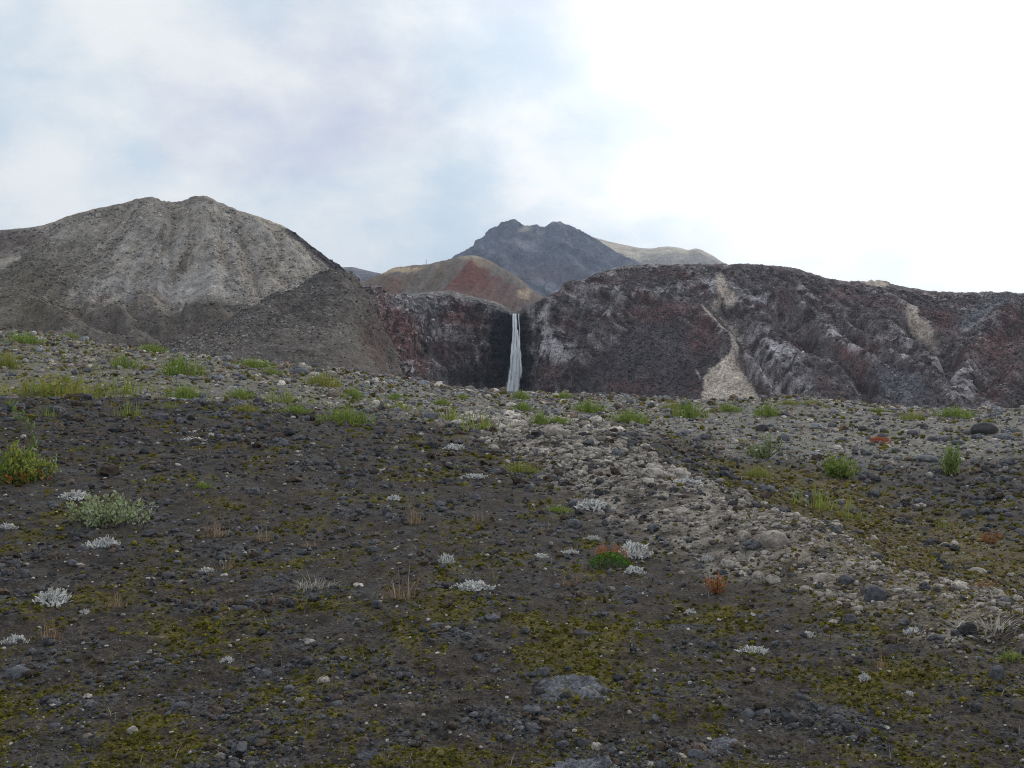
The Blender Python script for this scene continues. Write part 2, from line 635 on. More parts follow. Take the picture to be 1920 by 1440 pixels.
def build_dome():
    us = np.concatenate([np.linspace(-900, -60, 60, endpoint=False), np.linspace(-60, 800, 470)])
    ridge = [(-900, 470, 360), (-300, 450, 345), (0, 437, 335), (75, 430, 330), (130, 412, 326), (180, 397, 322), (230, 387, 320), (278, 377, 318),
             (326, 387, 318), (380, 373, 316), (415, 388, 316), (455, 402, 318), (500, 418, 322), (540, 434, 326), (580, 464, 325),
             (620, 494, 322), (660, 526, 318), (685, 560, 312), (710, 640, 305), (740, 760, 300), (800, 800, 300)]
    foot = [(-900, 600, 240), (0, 592, 232), (100, 588, 232), (250, 585, 238), (400, 588, 242), (520, 575, 252), (600, 570, 262), (660, 620, 262), (700, 760, 258), (800, 800, 250)]
    upper = [(-900, 530, 305), (0, 510, 285), (100, 490, 280), (250, 465, 282), (378, 460, 284), (500, 478, 288), (600, 515, 296), (660, 560, 292), (700, 700, 288), (740, 790, 285), (800, 800, 285)]
    base = [(-900, zpy(-5, 120), 120), (800, zpy(-5, 130), 130)]
    back = [(-900, 560, 520), (378, 520, 470), (800, 720, 430)]
    P, T = loft(us, [base, foot, upper, ridge, back], [60, 85, 85, 12])
    px, py = px_of(P)
    n = normals(P)
    steep = sstep(T, 0.75, 1.3)
    ang = (px - 385) / (np.maximum(py - 250, 60))
    wob = fbm(P * 0.02 + 5, 3)
    g = ridged(np.stack([ang * 4.5 + 0.9 * wob, T * 0.5, 0 * ang + 3], -1), 4, 0.6)
    apron = 1.5 * fbm(P * 0.05 + 2, 5)
    top = 1 - sstep(T, 2.7, 3.0)
    streak = np.zeros(px.shape)
    gx, gy = px + 14 * wob, py + 8 * wob
    crease = 0
    for poly, w, am in DOME_RIBS:
        dist, fr = seg_dist(gx, gy, poly)
        k = np.exp(-(dist / w) ** 2) * sstep(fr, 0, 0.1) * (1 - 0.6 * sstep(fr, 0.8, 1))
        crease = crease + (0.27 if poly[0][1] < 560 else 0.8) * am * k
        streak = streak + (np.exp(-(dist / (w * 0.5)) ** 2) if am > 0 else -0.8 * np.exp(-(dist / (w * 0.45)) ** 2))
    d = crease * (0.3 + 0.7 * top) + steep * (2.6 * (g - 0.2)) * sstep(fbm(P * 0.012 + 31, 2), -0.35, 0.3) * (0.1 + 0.9 * top) + (1 - steep) * 5.0 * apron + (0.8 * fbm(P * 0.16, 4) + 0.35 * ridged(P * 0.5, 3)) * (0.3 + 0.7 * top)
    P = P + n * d[..., None]
    fan = fbm(np.stack([ang * 9, T * 1.2, wob * 2], -1), 4)
    sp = fbm(P * 0.11 + 7, 4)
    c = np.broadcast_to(S(124, 115, 105), P.shape).copy()
    c = put(c, sstep(fan, 0.02, 0.45) * 0.6, S(128, 124, 120))
    c = put(c, sstep(-fan, 0.05, 0.4) * 0.8, S(90, 83, 74))
    c = put(c, sstep(g, 0.45, 0.8) * steep * 0.25, S(136, 133, 130))
    c = put(c, sstep(streak + 0.8 * sp + 0.5 * fan, 0.35, 1.1) * 0.22, S(138, 132, 125))
    c = put(c, sstep(-streak + 0.6 * sp + 0.4 * fan, 0.35, 0.95) * 0.35, S(98, 91, 83))
    c = put(c, sstep(T, 2.45, 3.0) * 0.5, S(98, 91, 83))
    c = put(c, (1 - sstep(T + 0.25 * sp, 0.85, 1.25)) * 0.92, S(80, 73, 67))
    c = put(c, blob(px + 40 * sp, py, 40, 540, 130, 90) * 0.75, S(82, 74, 62))
    c = put(c, blob(px + 30 * sp, py + 10 * sp, 20, 480, 60, 14, 0.6, -30) * 0.7, S(150, 142, 130))
    c = put(c, blob(px + 20 * sp, py + 10 * sp, 0, 455, 90, 22) * 0.7, S(88, 76, 72))
    c = put(c, blob(px, py + 20 * sp, 300, 545, 130, 26, 0.8) * 0.45, S(136, 133, 132))
    c = put(c, blob(px + 40 * sp, py + 30 * sp, 278, 565, 34, 18, 0.6) * 0.6, S(90, 77, 66))
    c = put(c, blob(px + 40 * sp, py + 30 * sp, 205, 572, 18, 9, 0.6) * 0.6, S(66, 52, 46))
    # tan cap behind the shoulder, and the dark rock of the flank that faces the gorge
    dk, _ = seg_dist(px + 10 * sp, py, [(525, 428), (560, 462), (610, 505), (650, 530), (700, 580)])
    flank = ((px - 520) * 0.78 - (py - 440) > 0) & (px > 515)
    c = put(c, sstep((px + 6 * sp - 530) * 0.80 - (py - 437), -2, 6) * (px > 520), S(62, 56, 58))
    c = put(c, blob(px, py, 500, 418, 40, 12, 0.25, 24) * sstep(T, 2.6, 2.8), S(150, 140, 124))
    c *= (1 + 0.35 * sp)[..., None]
    hill('hill', P, c, M_scree, 'grey scree dome rising on the left')


# --- the dark talus spur in front of it
def build_spur():
    us = np.linspace(200, 800, 350)
    ridge = [(200, 690, 150), (330, 655, 165), (400, 622, 182), (470, 588, 205), (505, 568, 216), (540, 553, 228), (575, 536, 237), (606, 525, 244), (640, 521, 250), (670, 545, 252),
             (690, 575, 250), (705, 610, 245), (725, 655, 235), (750, 700, 222), (800, 760, 205)]
    base = [(200, zpy(-5, 95), 95), (640, zpy(-5, 110), 110), (800, zpy(-5, 150), 150)]
    mid = [(200, 712, 125), (330, 680, 135), (470, 645, 158), (600, 610, 178), (640, 608, 184), (700, 650, 190), (750, 715, 190), (800, 770, 185)]
    back = [(200, 740, 200), (600, 640, 300), (800, 800, 250)]
    P, T = loft(us, [base, mid, ridge, back], [40, 130, 10])
    px, py = px_of(P)
    n = normals(P)
    wob = fbm(P * 0.03 + 11, 3)
    d = 5.0 * fbm(P * 0.04 + 1, 5) * (1 - 0.6 * sstep(T, 1.6, 2)) + 0.9 * fbm(P * 0.15, 4) + 0.3 * ridged(P * 0.6, 3)
    hollow = blob(px, py, 560, 560, 40, 12, 0.8, -25)
    P = P + n * (d - 3 * hollow)[..., None]
    sp = fbm(P * 0.12 + 3, 4)
    c = np.broadcast_to(S(80, 74, 69), P.shape).copy()
    c = put(c, sstep(sp, 0, 0.4) * 0.5, S(92, 86, 80))
    c = put(c, sstep(T + 0.3 * wob, 1.55, 2.0) * 0.7, S(64, 60, 58))
    c = put(c, blob(px, py + 15 * sp, 700, 640, 18, 70, 0.5, -18) * 0.7, S(70, 56, 52))
    c *= (1 + 0.35 * wob)[..., None]
    hill('talus_slope', P, c, M_scree, 'dark grey talus slope below the scree dome, left of the gorge')


# --- cliff left of the falls
def rock_relief(P, k=1.0):
    W = P * np.array([1, 1, 0.45]) * 0.055 * k
    bl = ridged(W + 0.6 * fbm(P * 0.05 * k, 3)[..., None], 4)
    st = fbm(np.stack([P[..., 0] * 0.02, P[..., 1] * 0.02, P[..., 2] * 0.35], -1) * k, 3)
    return bl, st


def cliff_colours(P, px, py, sp, bl):
    c = np.broadcast_to(S(66, 56, 54), P.shape).copy()
    e = fbm(P * np.array([1, 1, 0.5]) * 0.3 + 40, 4)
    c = put(c, sstep(e + 0.5 * sp, 0.1, 0.42) * 0.8, S(128, 122, 122))
    c = put(c, sstep(-e + 0.3 * sp, 0.12, 0.4) * 0.7, S(44, 36, 34))
    c = put(c, sstep(bl, 0.35, 0.7) * sstep(e, -0.15, 0.25) * 0.45, S(135, 130, 130))
    return c, e


def build_cliff():
    us = np.linspace(585, 966, 330)
    top = [(585, 484, 345), (620, 505, 345), (660, 530, 346), (690, 549, 347), (720, 563, 350), (760, 566, 353), (800, 560, 356), (840, 557, 358),
           (870, 566, 358), (910, 572, 358), (940, 582, 358), (954, 588, 358.5), (958, 592, 360), (966, 592, 361)]
    bot = [(585, zpy(-6, 205), 205), (680, zpy(-6, 235), 235), (740, zpy(-6, 265), 265), (800, zpy(-6, 300), 300), (850, zpy(-6, 330), 330), (900, zpy(-6, 348), 348),
           (940, zpy(-6, 357), 357), (966, zpy(-6, 361), 361)]
    mid = [(585, 620, 280), (660, 630, 285), (720, 640, 305), (760, 640, 325), (820, 645, 346), (880, 650, 353), (925, 655, 357), (945, 658, 361), (966, 658, 363)]
    back = [(585, 560, 430), (760, 556, 470), (840, 552, 450), (940, 580, 450), (966, 588, 450)]
    P, T = loft(us, [bot, mid, top, back], [80, 90, 15])
    px, py = px_of(P)
    n = normals(P)
    bl, st = rock_relief(P)
    edge = 1 - 0.85 * sstep(px, 935, 960)
    fade = 1 - 0.7 * sstep(T, 1.9, 2.05)
    d = (3.2 * bl + 1.6 * st + 1.0 * fbm(P * 0.2, 4)) * edge * fade
    ribs = ridged(np.stack([px * 0.03 + py * 0.012, py * 0.004, 0 * px], -1), 3)
    left = 1 - sstep(px, 740, 820)
    d = d + left * 3.5 * ribs * fade
    d = d * (1 - 0.85 * (1 - sstep(px, 650, 700)) * sstep(T, 1.3, 1.7))
    P = P + n * d[..., None]
    sp = fbm(P * 0.07 + 9, 4)
    c, e = cliff_colours(P, px, py, sp, bl)
    wx, wy = px + 12 * sp + 6 * e, py + 10 * sp
    for (cx, cy, rx, ry, a, m) in ((860, 605, 40, 26, 0, .8), (745, 625, 28, 50, -30, .75), (775, 690, 40, 16, 35, .8), (795, 710, 18, 22, 0, .8),
                                   (830, 660, 26, 30, 0, .45), (705, 590, 20, 34, -20, .6), (720, 660, 16, 40, -25, .6)):
        c = put(c, blob(wx, wy, cx, cy, rx, ry, 0.65, a) * m * sstep(e + 0.5 * sp, -0.5, 0.15), S(86, 52, 47))
    c = put(c, blob(wx, wy, 850, 690, 45, 40, 0.6) * 0.5, S(62, 50, 48))
    c = put(c, blob(wx, wy, 770, 580, 60, 14, 0.6) * 0.6, S(112, 108, 108))
    c = put(c, blob(wx, wy, 845, 625, 40, 16, 0.6) * 0.5, S(130, 124, 120))
    c = put(c, blob(wx, wy, 815, 715, 45, 14, 0.5, 35) * 0.8, S(88, 82, 80))
    # rock soaked by the spray
    c = put(c, blob(wx, wy, 945, 660, 34, 110, 0.35) * 0.92, S(24, 19, 19))
    c = put(c, blob(wx, wy, 890, 720, 60, 36, 0.6) * 0.75, S(32, 26, 25))
    c = put(c, sstep(T, 1.93, 2.02) * 0.8, S(96, 92, 90))
    c *= (1.3 * (1 + 0.5 * e))[..., None]
    hill('cliff', P, c, M_cliff, 'dark reddish cliff left of the waterfall')


# --- the long dark ridge right of the falls
RIBS = [  # polyline, width in px, outward height in m
    ([(1300, 588), (1345, 630), (1400, 680), (1440, 745)], 14, 4.0),
    ([(1420, 560), (1480, 580), (1520, 625), (1600, 685), (1660, 740)], 13, 4.0),
    ([(1500, 575), (1545, 610), (1620, 655), (1700, 710), (1780, 760)], 13, 4.0),
    ([(1180, 560), (1130, 640), (1085, 720)], 14, 4.0),
    ([(1640, 600), (1700, 650), (1760, 700)], 16, 2.5),
    ([(1920, 575), (1850, 640), (1800, 720), (1790, 770)], 26, 3.0),
    ([(2050, 590), (1950, 660), (1890, 740)], 28, 3.0),
    ([(1050, 545), (1130, 550), (1220, 560), (1300, 580)], 12, 3.0),
    ([(1480, 690), (1540, 700), (1600, 745)], 14, 3.0),
]
GULLIES = [
    ([(1345, 560), (1390, 620), (1440, 690), (1480, 760)], 16, -5.0),
    ([(1450, 590), (1500, 640), (1570, 700), (1640, 760)], 12, -4.0),
    ([(1700, 600), (1765, 670), (1785, 730)], 22, -4.5),
    ([(1560, 590), (1620, 630), (1690, 690)], 10, -4.0),
    ([(1040, 600), (1100, 650)], 14, -3.0),
]


def build_ridge():
    us = np.concatenate([np.linspace(962, 1960, 720), np.linspace(1960, 2900, 80)[1:]])
    top = [(962, 592, 361), (977, 592, 360.5), (981, 588, 358), (1000, 573, 354), (1030, 557, 356), (1060, 544, 360), (1100, 525, 365), (1140, 509, 370), (1180, 502, 372),
           (1260, 499, 372), (1370, 498, 370), (1430, 501, 365), (1480, 506, 360), (1520, 516, 355), (1560, 527, 352), (1600, 531, 350), (1640, 530, 348),
           (1700, 541, 345), (1780, 551, 340), (1850, 553, 335), (1920, 557, 330), (2300, 572, 320), (2900, 600, 300)]
    bot = [(962, 361), (985, 358), (1010, 342), (1060, 322), (1120, 304), (1200, 290), (1340, 275), (1450, 266), (1600, 252), (1800, 236), (1920, 230), (2900, 210)]
    bot = [(p, zpy(-6, D), D) for p, D in bot]
    mid = [(962, 658, 363), (975, 658, 362), (990, 655, 355), (1020, 645, 345), (1060, 635, 340), (1130, 612, 338), (1230, 585, 334), (1300, 590, 328), (1400, 600, 322), (1500, 620, 310),
           (1600, 640, 300), (1700, 650, 290), (1800, 648, 284), (1920, 640, 278), (2900, 660, 255)]
    back = [(962, 588, 450), (1260, 540, 560), (1920, 600, 520), (2900, 640, 480)]
    P, T = loft(us, [bot, mid, top, back], [100, 105, 12])
    px, py = px_of(P)
    n = normals(P)
    bl, st = rock_relief(P)
    sp0 = fbm(P * 0.05 + 13, 4)
    cone = sstep((py - 572) - 1.0 * np.abs(px - 1235) * 1.05, -12, 14) * (px < 1420)
    edge = sstep(px, 966, 990)
    fade = 1 - 0.75 * sstep(T, 1.85, 2.05)
    rough = (1 - 0.75 * cone)
    bl = bl * (1 - sstep(px, 1080, 1200)) + ridged(P * 0.05 + 0.5 * sp0[..., None], 4) * sstep(px, 1080, 1200)
    fanm = blob(px, py, 1392, 735, 60, 50, 0.3)
    soft = 1 - 0.45 * sstep(px, 1080, 1200)
    d = (1.9 * bl * soft + 1.0 * st * (1 - sstep(px, 1060, 1160)) + 1.2 * soft * fbm(P * 0.13 + 3, 5)) * rough * (1 - 0.8 * fanm) * edge * fade + 0.5 * ridged(P * 0.4, 3) * edge * (0.4 + 0.6 * fade)
    beds = ridged(np.stack([(px * 0.55 - py) * 0.075 + 0.8 * sp0, (px * 0.55 + py) * 0.010, 0 * px + 6], -1), 3, 0.6)
    d = d + 1.4 * (beds - 0.3) * sstep(px, 1060, 1180) * (1 - cone) * fade * (1 - 0.8 * fanm)
    wx, wy = px + 30 * fbm(P * 0.02 + 23, 3), py + 22 * fbm(P * 0.02 + 57, 3)
    crest_m = np.zeros(px.shape)
    for poly, w, a in RIBS + GULLIES:
        dist, fr = seg_dist(wx, wy, poly)
        g = np.exp(-(dist / w) ** 2) * sstep(fr, 0, 0.08) * (1 - sstep(fr, 0.9, 1.0) * 0.7)
        d = d + 1.0 * a * g * fade
        if a > 0:
            crest_m = np.maximum(crest_m, np.exp(-(dist / (w * 0.38)) ** 2))
    P = P + n * d[..., None]
    sp = fbm(P * 0.06 + 19, 5)
    c, e = cliff_colours(P, px, py, sp, bl)
    c = put(c, 0.35 + 0.5 * sstep(px, 1060, 1180), S(68, 57, 54))
    e2 = fbm(P * 0.1 + 71, 4)
    diag = fbm(np.stack([(px * 0.6 - py) * 0.04, (px * 0.6 + py) * 0.007, 0 * px + 2], -1), 4)
    c = put(c, sstep(-diag + 0.4 * e2, 0.08, 0.4) * 0.7 * (1 - cone), S(48, 42, 43))
    c = put(c, sstep(diag + 0.6 * e + 0.4 * e2, 0.22, 0.5) * 0.8 * (1 - cone), S(138, 132, 131))
    c = put(c, sstep(beds + 0.5 * e, 0.25, 0.75) * 0.42 * (1 - cone), S(110, 103, 102))
    red = fbm(np.stack([px * 0.012, py * 0.03, 0 * px + 8], -1), 4)
    c = put(c, sstep(red, 0.05, 0.4) * 0.55, S(84, 56, 51))
    c = put(c, cone * 0.75, S(72, 66, 67))
    wx, wy = px + 14 * sp + 5 * e, py + 10 * sp
    for (cx, cy, rx, ry, a, m) in ((1240, 595, 55, 12, 0, .7), (1320, 640, 26, 30, 40, .8), (1180, 722, 45, 20, 0, .7), (1300, 715, 12, 30, -35, .8), (1150, 535, 40, 14, -10, .4),
                                   (1250, 520, 60, 10, 0, .6), (1055, 610, 22, 20, 0, .5), (1030, 705, 30, 12, -30, .6), (1600, 690, 40, 22, 35, .55), (1490, 640, 20, 10, 0, .6),
                                   (1770, 610, 40, 16, 30, .75), (1890, 650, 60, 30, -30, .8), (1905, 700, 40, 26, 0, .5), (1480, 560, 60, 10, 10, .4), (1640, 575, 70, 10, 10, .4)):
        c = put(c, blob(wx, wy, cx, cy, rx, ry, 0.7, a) * m * 0.8 * sstep(e + 0.5 * sp, -0.5, 0.15), S(88, 58, 54))
    for (cx, cy, rx, ry, a, m) in ((1045, 650, 32, 28, 30, .9), (1015, 625, 18, 50, 0, .8), (1460, 660, 60, 16, 40, .7), (1490, 720, 40, 14, 20, .5), (1270, 545, 60, 10, -15, .5), (1160, 560, 60, 9, 10, .6), (1440, 690, 26, 40, -20, .5),
                                   (1530, 680, 45, 10, 25, .75), (1580, 660, 45, 8, 38, .8), (1420, 565, 60, 9, 28, .7), (1800, 740, 26, 26, 40, .6), (1850, 610, 50, 14, -30, .5)):
        c = put(c, blob(wx, wy, cx, cy, rx, ry, 0.6, a) * m * sstep(e + 0.5 * e2, -0.25, 0.15), S(148, 143, 143))
    c = put(c, crest_m * sstep(e + e2, 0.0, 0.4) * 0.7, S(136, 130, 128))
    # bluish clay
    for (cx, cy, rx, ry, a, m) in ((1690, 735, 50, 24, 20, .4), (1850, 595, 60, 14, -30, .4)):
        c = put(c, blob(wx, wy, cx, cy, rx, ry, 0.7, a) * m, S(94, 98, 106))
    # pale ash fans
    ash = S(150, 137, 125, 0.62)
    fan = np.clip(np.minimum(sstep((py - 668) * 0.62 - (px + 10 * sp + 6 * e - 1372), -4, 5),
                  np.minimum(sstep((px + 8 * sp + 10 * e - 1318), -4, 4), sstep(py + 18 * e + 8 * sp - (668 + np.maximum(1372 - px, 0) * 0.75), -6, 6))), 0, 1)
    fan = fan * (0.9 + 0.1 * sstep(e, -0.3, 0.1))
    c = put(c, fan, ash)
    for (cx, cy, rx, ry, a, m) in ((1350, 535, 10, 18, -20, .9), (1362, 556, 20, 10, 30, .8), (1340, 572, 14, 6, -40, .7), (1372, 610, 26, 14, 40, .5), (1320, 603, 34, 2.6, 45, .65),
                                   (1352, 637, 36, 2.4, 45, .6), (1378, 668, 20, 4, 60, .9), (1725, 605, 30, 12, 35, .9), (1712, 588, 14, 8, 30, .7), (1740, 630, 30, 9, 35, .5),
                                   (1580, 606, 14, 7, 40, .8), (1640, 537, 24, 5, 8, .9), (1304, 700, 12, 2.5, 60, .7)):
        c = put(c, blob(wx - 4 * e, wy + 3 * e, cx, cy, rx, ry, 0.35, a) * m, ash)
    c = put(c, blob(px + 5 * e, py, 978, 670, 20, 100, 0.3) * 0.92, S(24, 19, 19))
    c = put(c, sstep(T, 1.95, 2.02) * 0.5, S(80, 74, 72))
    c *= (1 + 0.45 * e * (1 - 0.5 * cone) + 0.25 * sp)[..., None]
    hill('ridge', P, c, M_ridge, 'long dark rocky ridge with pale ash fans right of the waterfall')


# --- rust red hill behind the falls
def build_red_hill():
    us = np.linspace(560, 1160, 300)
    ridge = [(560, 590, 620), (640, 552, 620), (690, 525, 625), (715, 516, 628), (738, 505, 630), (770, 502, 632), (800, 499, 635), (850, 489, 640), (885, 482, 640), (905, 487, 638), (940, 504, 632),
             (980, 531, 622), (1010, 553, 612), (1050, 582, 600), (1160, 640, 590)]
    base = [(560, 640, 500), (1160, 660, 490)]
    back = [(560, 640, 760), (885, 560, 800), (1160, 680, 740)]
    P, T = loft(us, [base, ridge, back], [110, 10])
    px, py = px_of(P)
    n = normals(P)
    g = ridged(np.stack([(px + 0.5 * py) * 0.022, T * 0.8, 0 * px + 1], -1), 3)
    P = P + n * ((5.0 * (g - 0.35) * (1 - sstep(T, .6, 1)) + 1.6 * fbm(P * 0.05, 4) + 0.7 * (ridged(P * 0.2, 3) - 0.4)))[..., None]
    sp = fbm(P * 0.03 + 2, 5)
    c = np.broadcast_to(S(100, 88, 76), P.shape).copy()
    c = put(c, sstep(g, 0.1, 0.6) * 0.5, S(92, 88, 88))
    c = put(c, sstep(sp, 0.05, 0.35) * 0.5, S(120, 102, 80))
    wx, wy = px + 16 * sp, py + 10 * sp
    c = put(c, sstep(wy - (484 + np.maximum(wx - 890, 0) * 0.56), 12, 20) * sstep(wx + (wy - 560) * 1.05, 812, 822) * (1 - sstep(wy, 525, 580) * 0.75) * (0.45 + 0.5 * sstep(sp + 0.4 * g, -0.3, 0.3)), S(96, 60, 53))
    c = put(c, blob(wx, wy, 735, 540, 14, 22, 0.5, 20) * 0.5, S(98, 62, 48))
    c = put(c, blob(wx, wy, 900, 560, 60, 16, 0.7) * 0.5, S(104, 78, 72))
    c = put(c, blob(wx, wy, 950, 545, 40, 14, 0.7, 30) * 0.45, S(92, 84, 84))
    c = put(c, blob(wx, wy, 980, 558, 12, 9, 0.5) * 0.7, S(150, 132, 110))
    c = put(c, blob(px, py, 745, 508, 45, 4, 0.6, -5) * 0.7, S(160, 142, 112))
    c = put(c, blob(px, py, 885, 484, 22, 4, 0.6) * 0.6, S(150, 138, 120))
    c *= (1 + 0.3 * sp)[..., None]
    hill('red_hill', P, c, M_scree, 'rust red and tan hill behind the top of the waterfall')


# --- far mountains
def far_hill(us, ridge, base, segs, colf, name, label, amp, fr):
    back = [(ridge[0][0], ridge[0][1] + 60, ridge[0][2] * 1.5), (ridge[-1][0], ridge[-1][1] + 60, ridge[-1][2] * 1.5)]
    P, T = loft(us, [base, ridge, back], [segs, 8])
    px, py = px_of(P)
    n = normals(P)
    g = ridged(P * np.array([1, 0.6, 0.7]) * fr, 5)
    P = P + n * (amp * (g - 0.4) * (1 - 0.9 * sstep(T, 0.6, 1.0)) + amp * 0.28 * (ridged(P * fr * 4.5, 4) - 0.4) * (1 - 0.5 * sstep(T, 0.8, 1.0)))[..., None]
    sp = fbm(P * fr * 1.5 + 3, 5)
    hill(name, P, colf(P, px, py, sp, g), M_far, label)


def build_far():
    def blue(P, px, py, sp, g):
        c = np.broadcast_to(S(74, 75, 84), P.shape).copy()
        st = fbm(np.stack([(px * 0.35 - py) * 0.05, (px + py) * 0.008, 0 * px], -1), 4)
        c = put(c, sstep(st + 0.5 * sp, 0.1, 0.45) * 0.8, S(104, 100, 104))
        c = put(c, sstep(-st + 0.4 * sp, 0.1, 0.4) * 0.7, S(44, 46, 54))
        c = put(c, blob(px + 20 * sp, py + 10 * sp, 1000, 520, 80, 22, 0.6) * 0.5, S(92, 78, 82))
        c = put(c, blob(px, py, 985, 430, 12, 3, 0.6) * 0.6, S(140, 132, 116))
        c = put(c, sstep((px + 10 * sp - 1118) * 0.42 - (py - 450) * 1.0, -2, 5) * sstep(px, 1105, 1125), S(150, 138, 122))
        return c * (1 + 0.4 * sp)[..., None]

    def tan(P, px, py, sp, g):
        c = np.broadcast_to(S(158, 146, 130), P.shape).copy()
        c = put(c, sstep(sp + (py - 478) / 40, 0.0, 0.3) * sstep(px, 1180, 1230) * 0.8, S(112, 104, 96))
        return c * (1 + 0.2 * sp)[..., None]

    def grey(P, px, py, sp, g):
        c = np.broadcast_to(S(96, 92, 92), P.shape).copy()
        return put(c, sstep(py, 504, 510) * 0.6, S(72, 72, 82)) * (1 + 0.3 * sp)[..., None]
    m = [(700, 560), (850, 489), (862, 481), (872, 477), (884, 470), (893, 466), (905, 454), (914, 449), (923, 438), (934, 434), (944, 425), (953, 424), (964, 421), (978, 430), (992, 432), (1005, 429), (1022, 434), (1032, 428), (1042, 426), (1060, 431),
         (1085, 441), (1115, 455), (1150, 476), (1190, 496), (1230, 514), (1300, 544)]
    far_hill(np.linspace(780, 1320, 380), [(a, b, 1900) for a, b in m], [(780, 660, 1450), (1320, 660, 1450)], 160, blue, 'mountain',
             'distant blue grey rocky mountain behind the red hill', 30, 0.008)
    t = [(1040, 440), (1085, 436), (1115, 446), (1160, 458), (1220, 468), (1250, 466), (1275, 468), (1290, 472), (1305, 469), (1330, 479), (1352, 493), (1400, 515), (1500, 560)]
    far_hill(np.linspace(1060, 1500, 220), [(a, b, 2400) for a, b in t], [(1060, 600, 2000), (1500, 620, 2000)], 60, tan, 'far_ridge',
             'beige far ridge sloping down right of the blue mountain', 6, 0.004)
    s = [(520, 540), (600, 520), (640, 504), (655, 503), (680, 507), (715, 515), (760, 530), (800, 545)]
    far_hill(np.linspace(520, 800, 160), [(a, b, 1500) for a, b in s], [(520, 640, 1300), (800, 640, 1300)], 60, grey, 'far_hill',
             'small far grey hill in the notch left of the red hill', 8, 0.006)


build_dome()
build_spur()
build_cliff()
build_ridge()
build_red_hill()
build_far()

# ------------------------------------------------------------------ stones
def icosphere(sub):
    t = (1 + 5 ** 0.5) / 2
    v = [(-1, t, 0), (1, t, 0), (-1, -t, 0), (1, -t, 0), (0, -1, t), (0, 1, t), (0, -1, -t), (0, 1, -t), (t, 0, -1), (t, 0, 1), (-t, 0, -1), (-t, 0, 1)]
    f = [(0, 11, 5), (0, 5, 1), (0, 1, 7), (0, 7, 10), (0, 10, 11), (1, 5, 9), (5, 11, 4), (11, 10, 2), (10, 7, 6), (7, 1, 8), (3, 9, 4), (3, 4, 2), (3, 2, 6), (3, 6, 8), (3, 8, 9),
         (4, 9, 5), (2, 4, 11), (6, 2, 10), (8, 6, 7), (9, 8, 1)]
    v = [np.array(a) / np.linalg.norm(a) for a in v]
    for _ in range(sub):
        cache, nf = {}, []

        def midp(a, b):
            k = (min(a, b), max(a, b))
            if k not in cache:
                m = v[a] + v[b]
                v.append(m / np.linalg.norm(m))
                cache[k] = len(v) - 1
            return cache[k]
        for a, b, c in f:
            ab, bc, ca = midp(a, b), midp(b, c), midp(c, a)
            nf += [(a, ab, ca), (b, bc, ab), (c, ca, bc), (ab, bc, ca)]
        f = nf
    return np.array(v), np.array(f, dtype=np.int32)


ICO0, ICO1, ICO2, ICO3 = icosphere(0), icosphere(1), icosphere(2), icosphere(3)


_TREES = {}


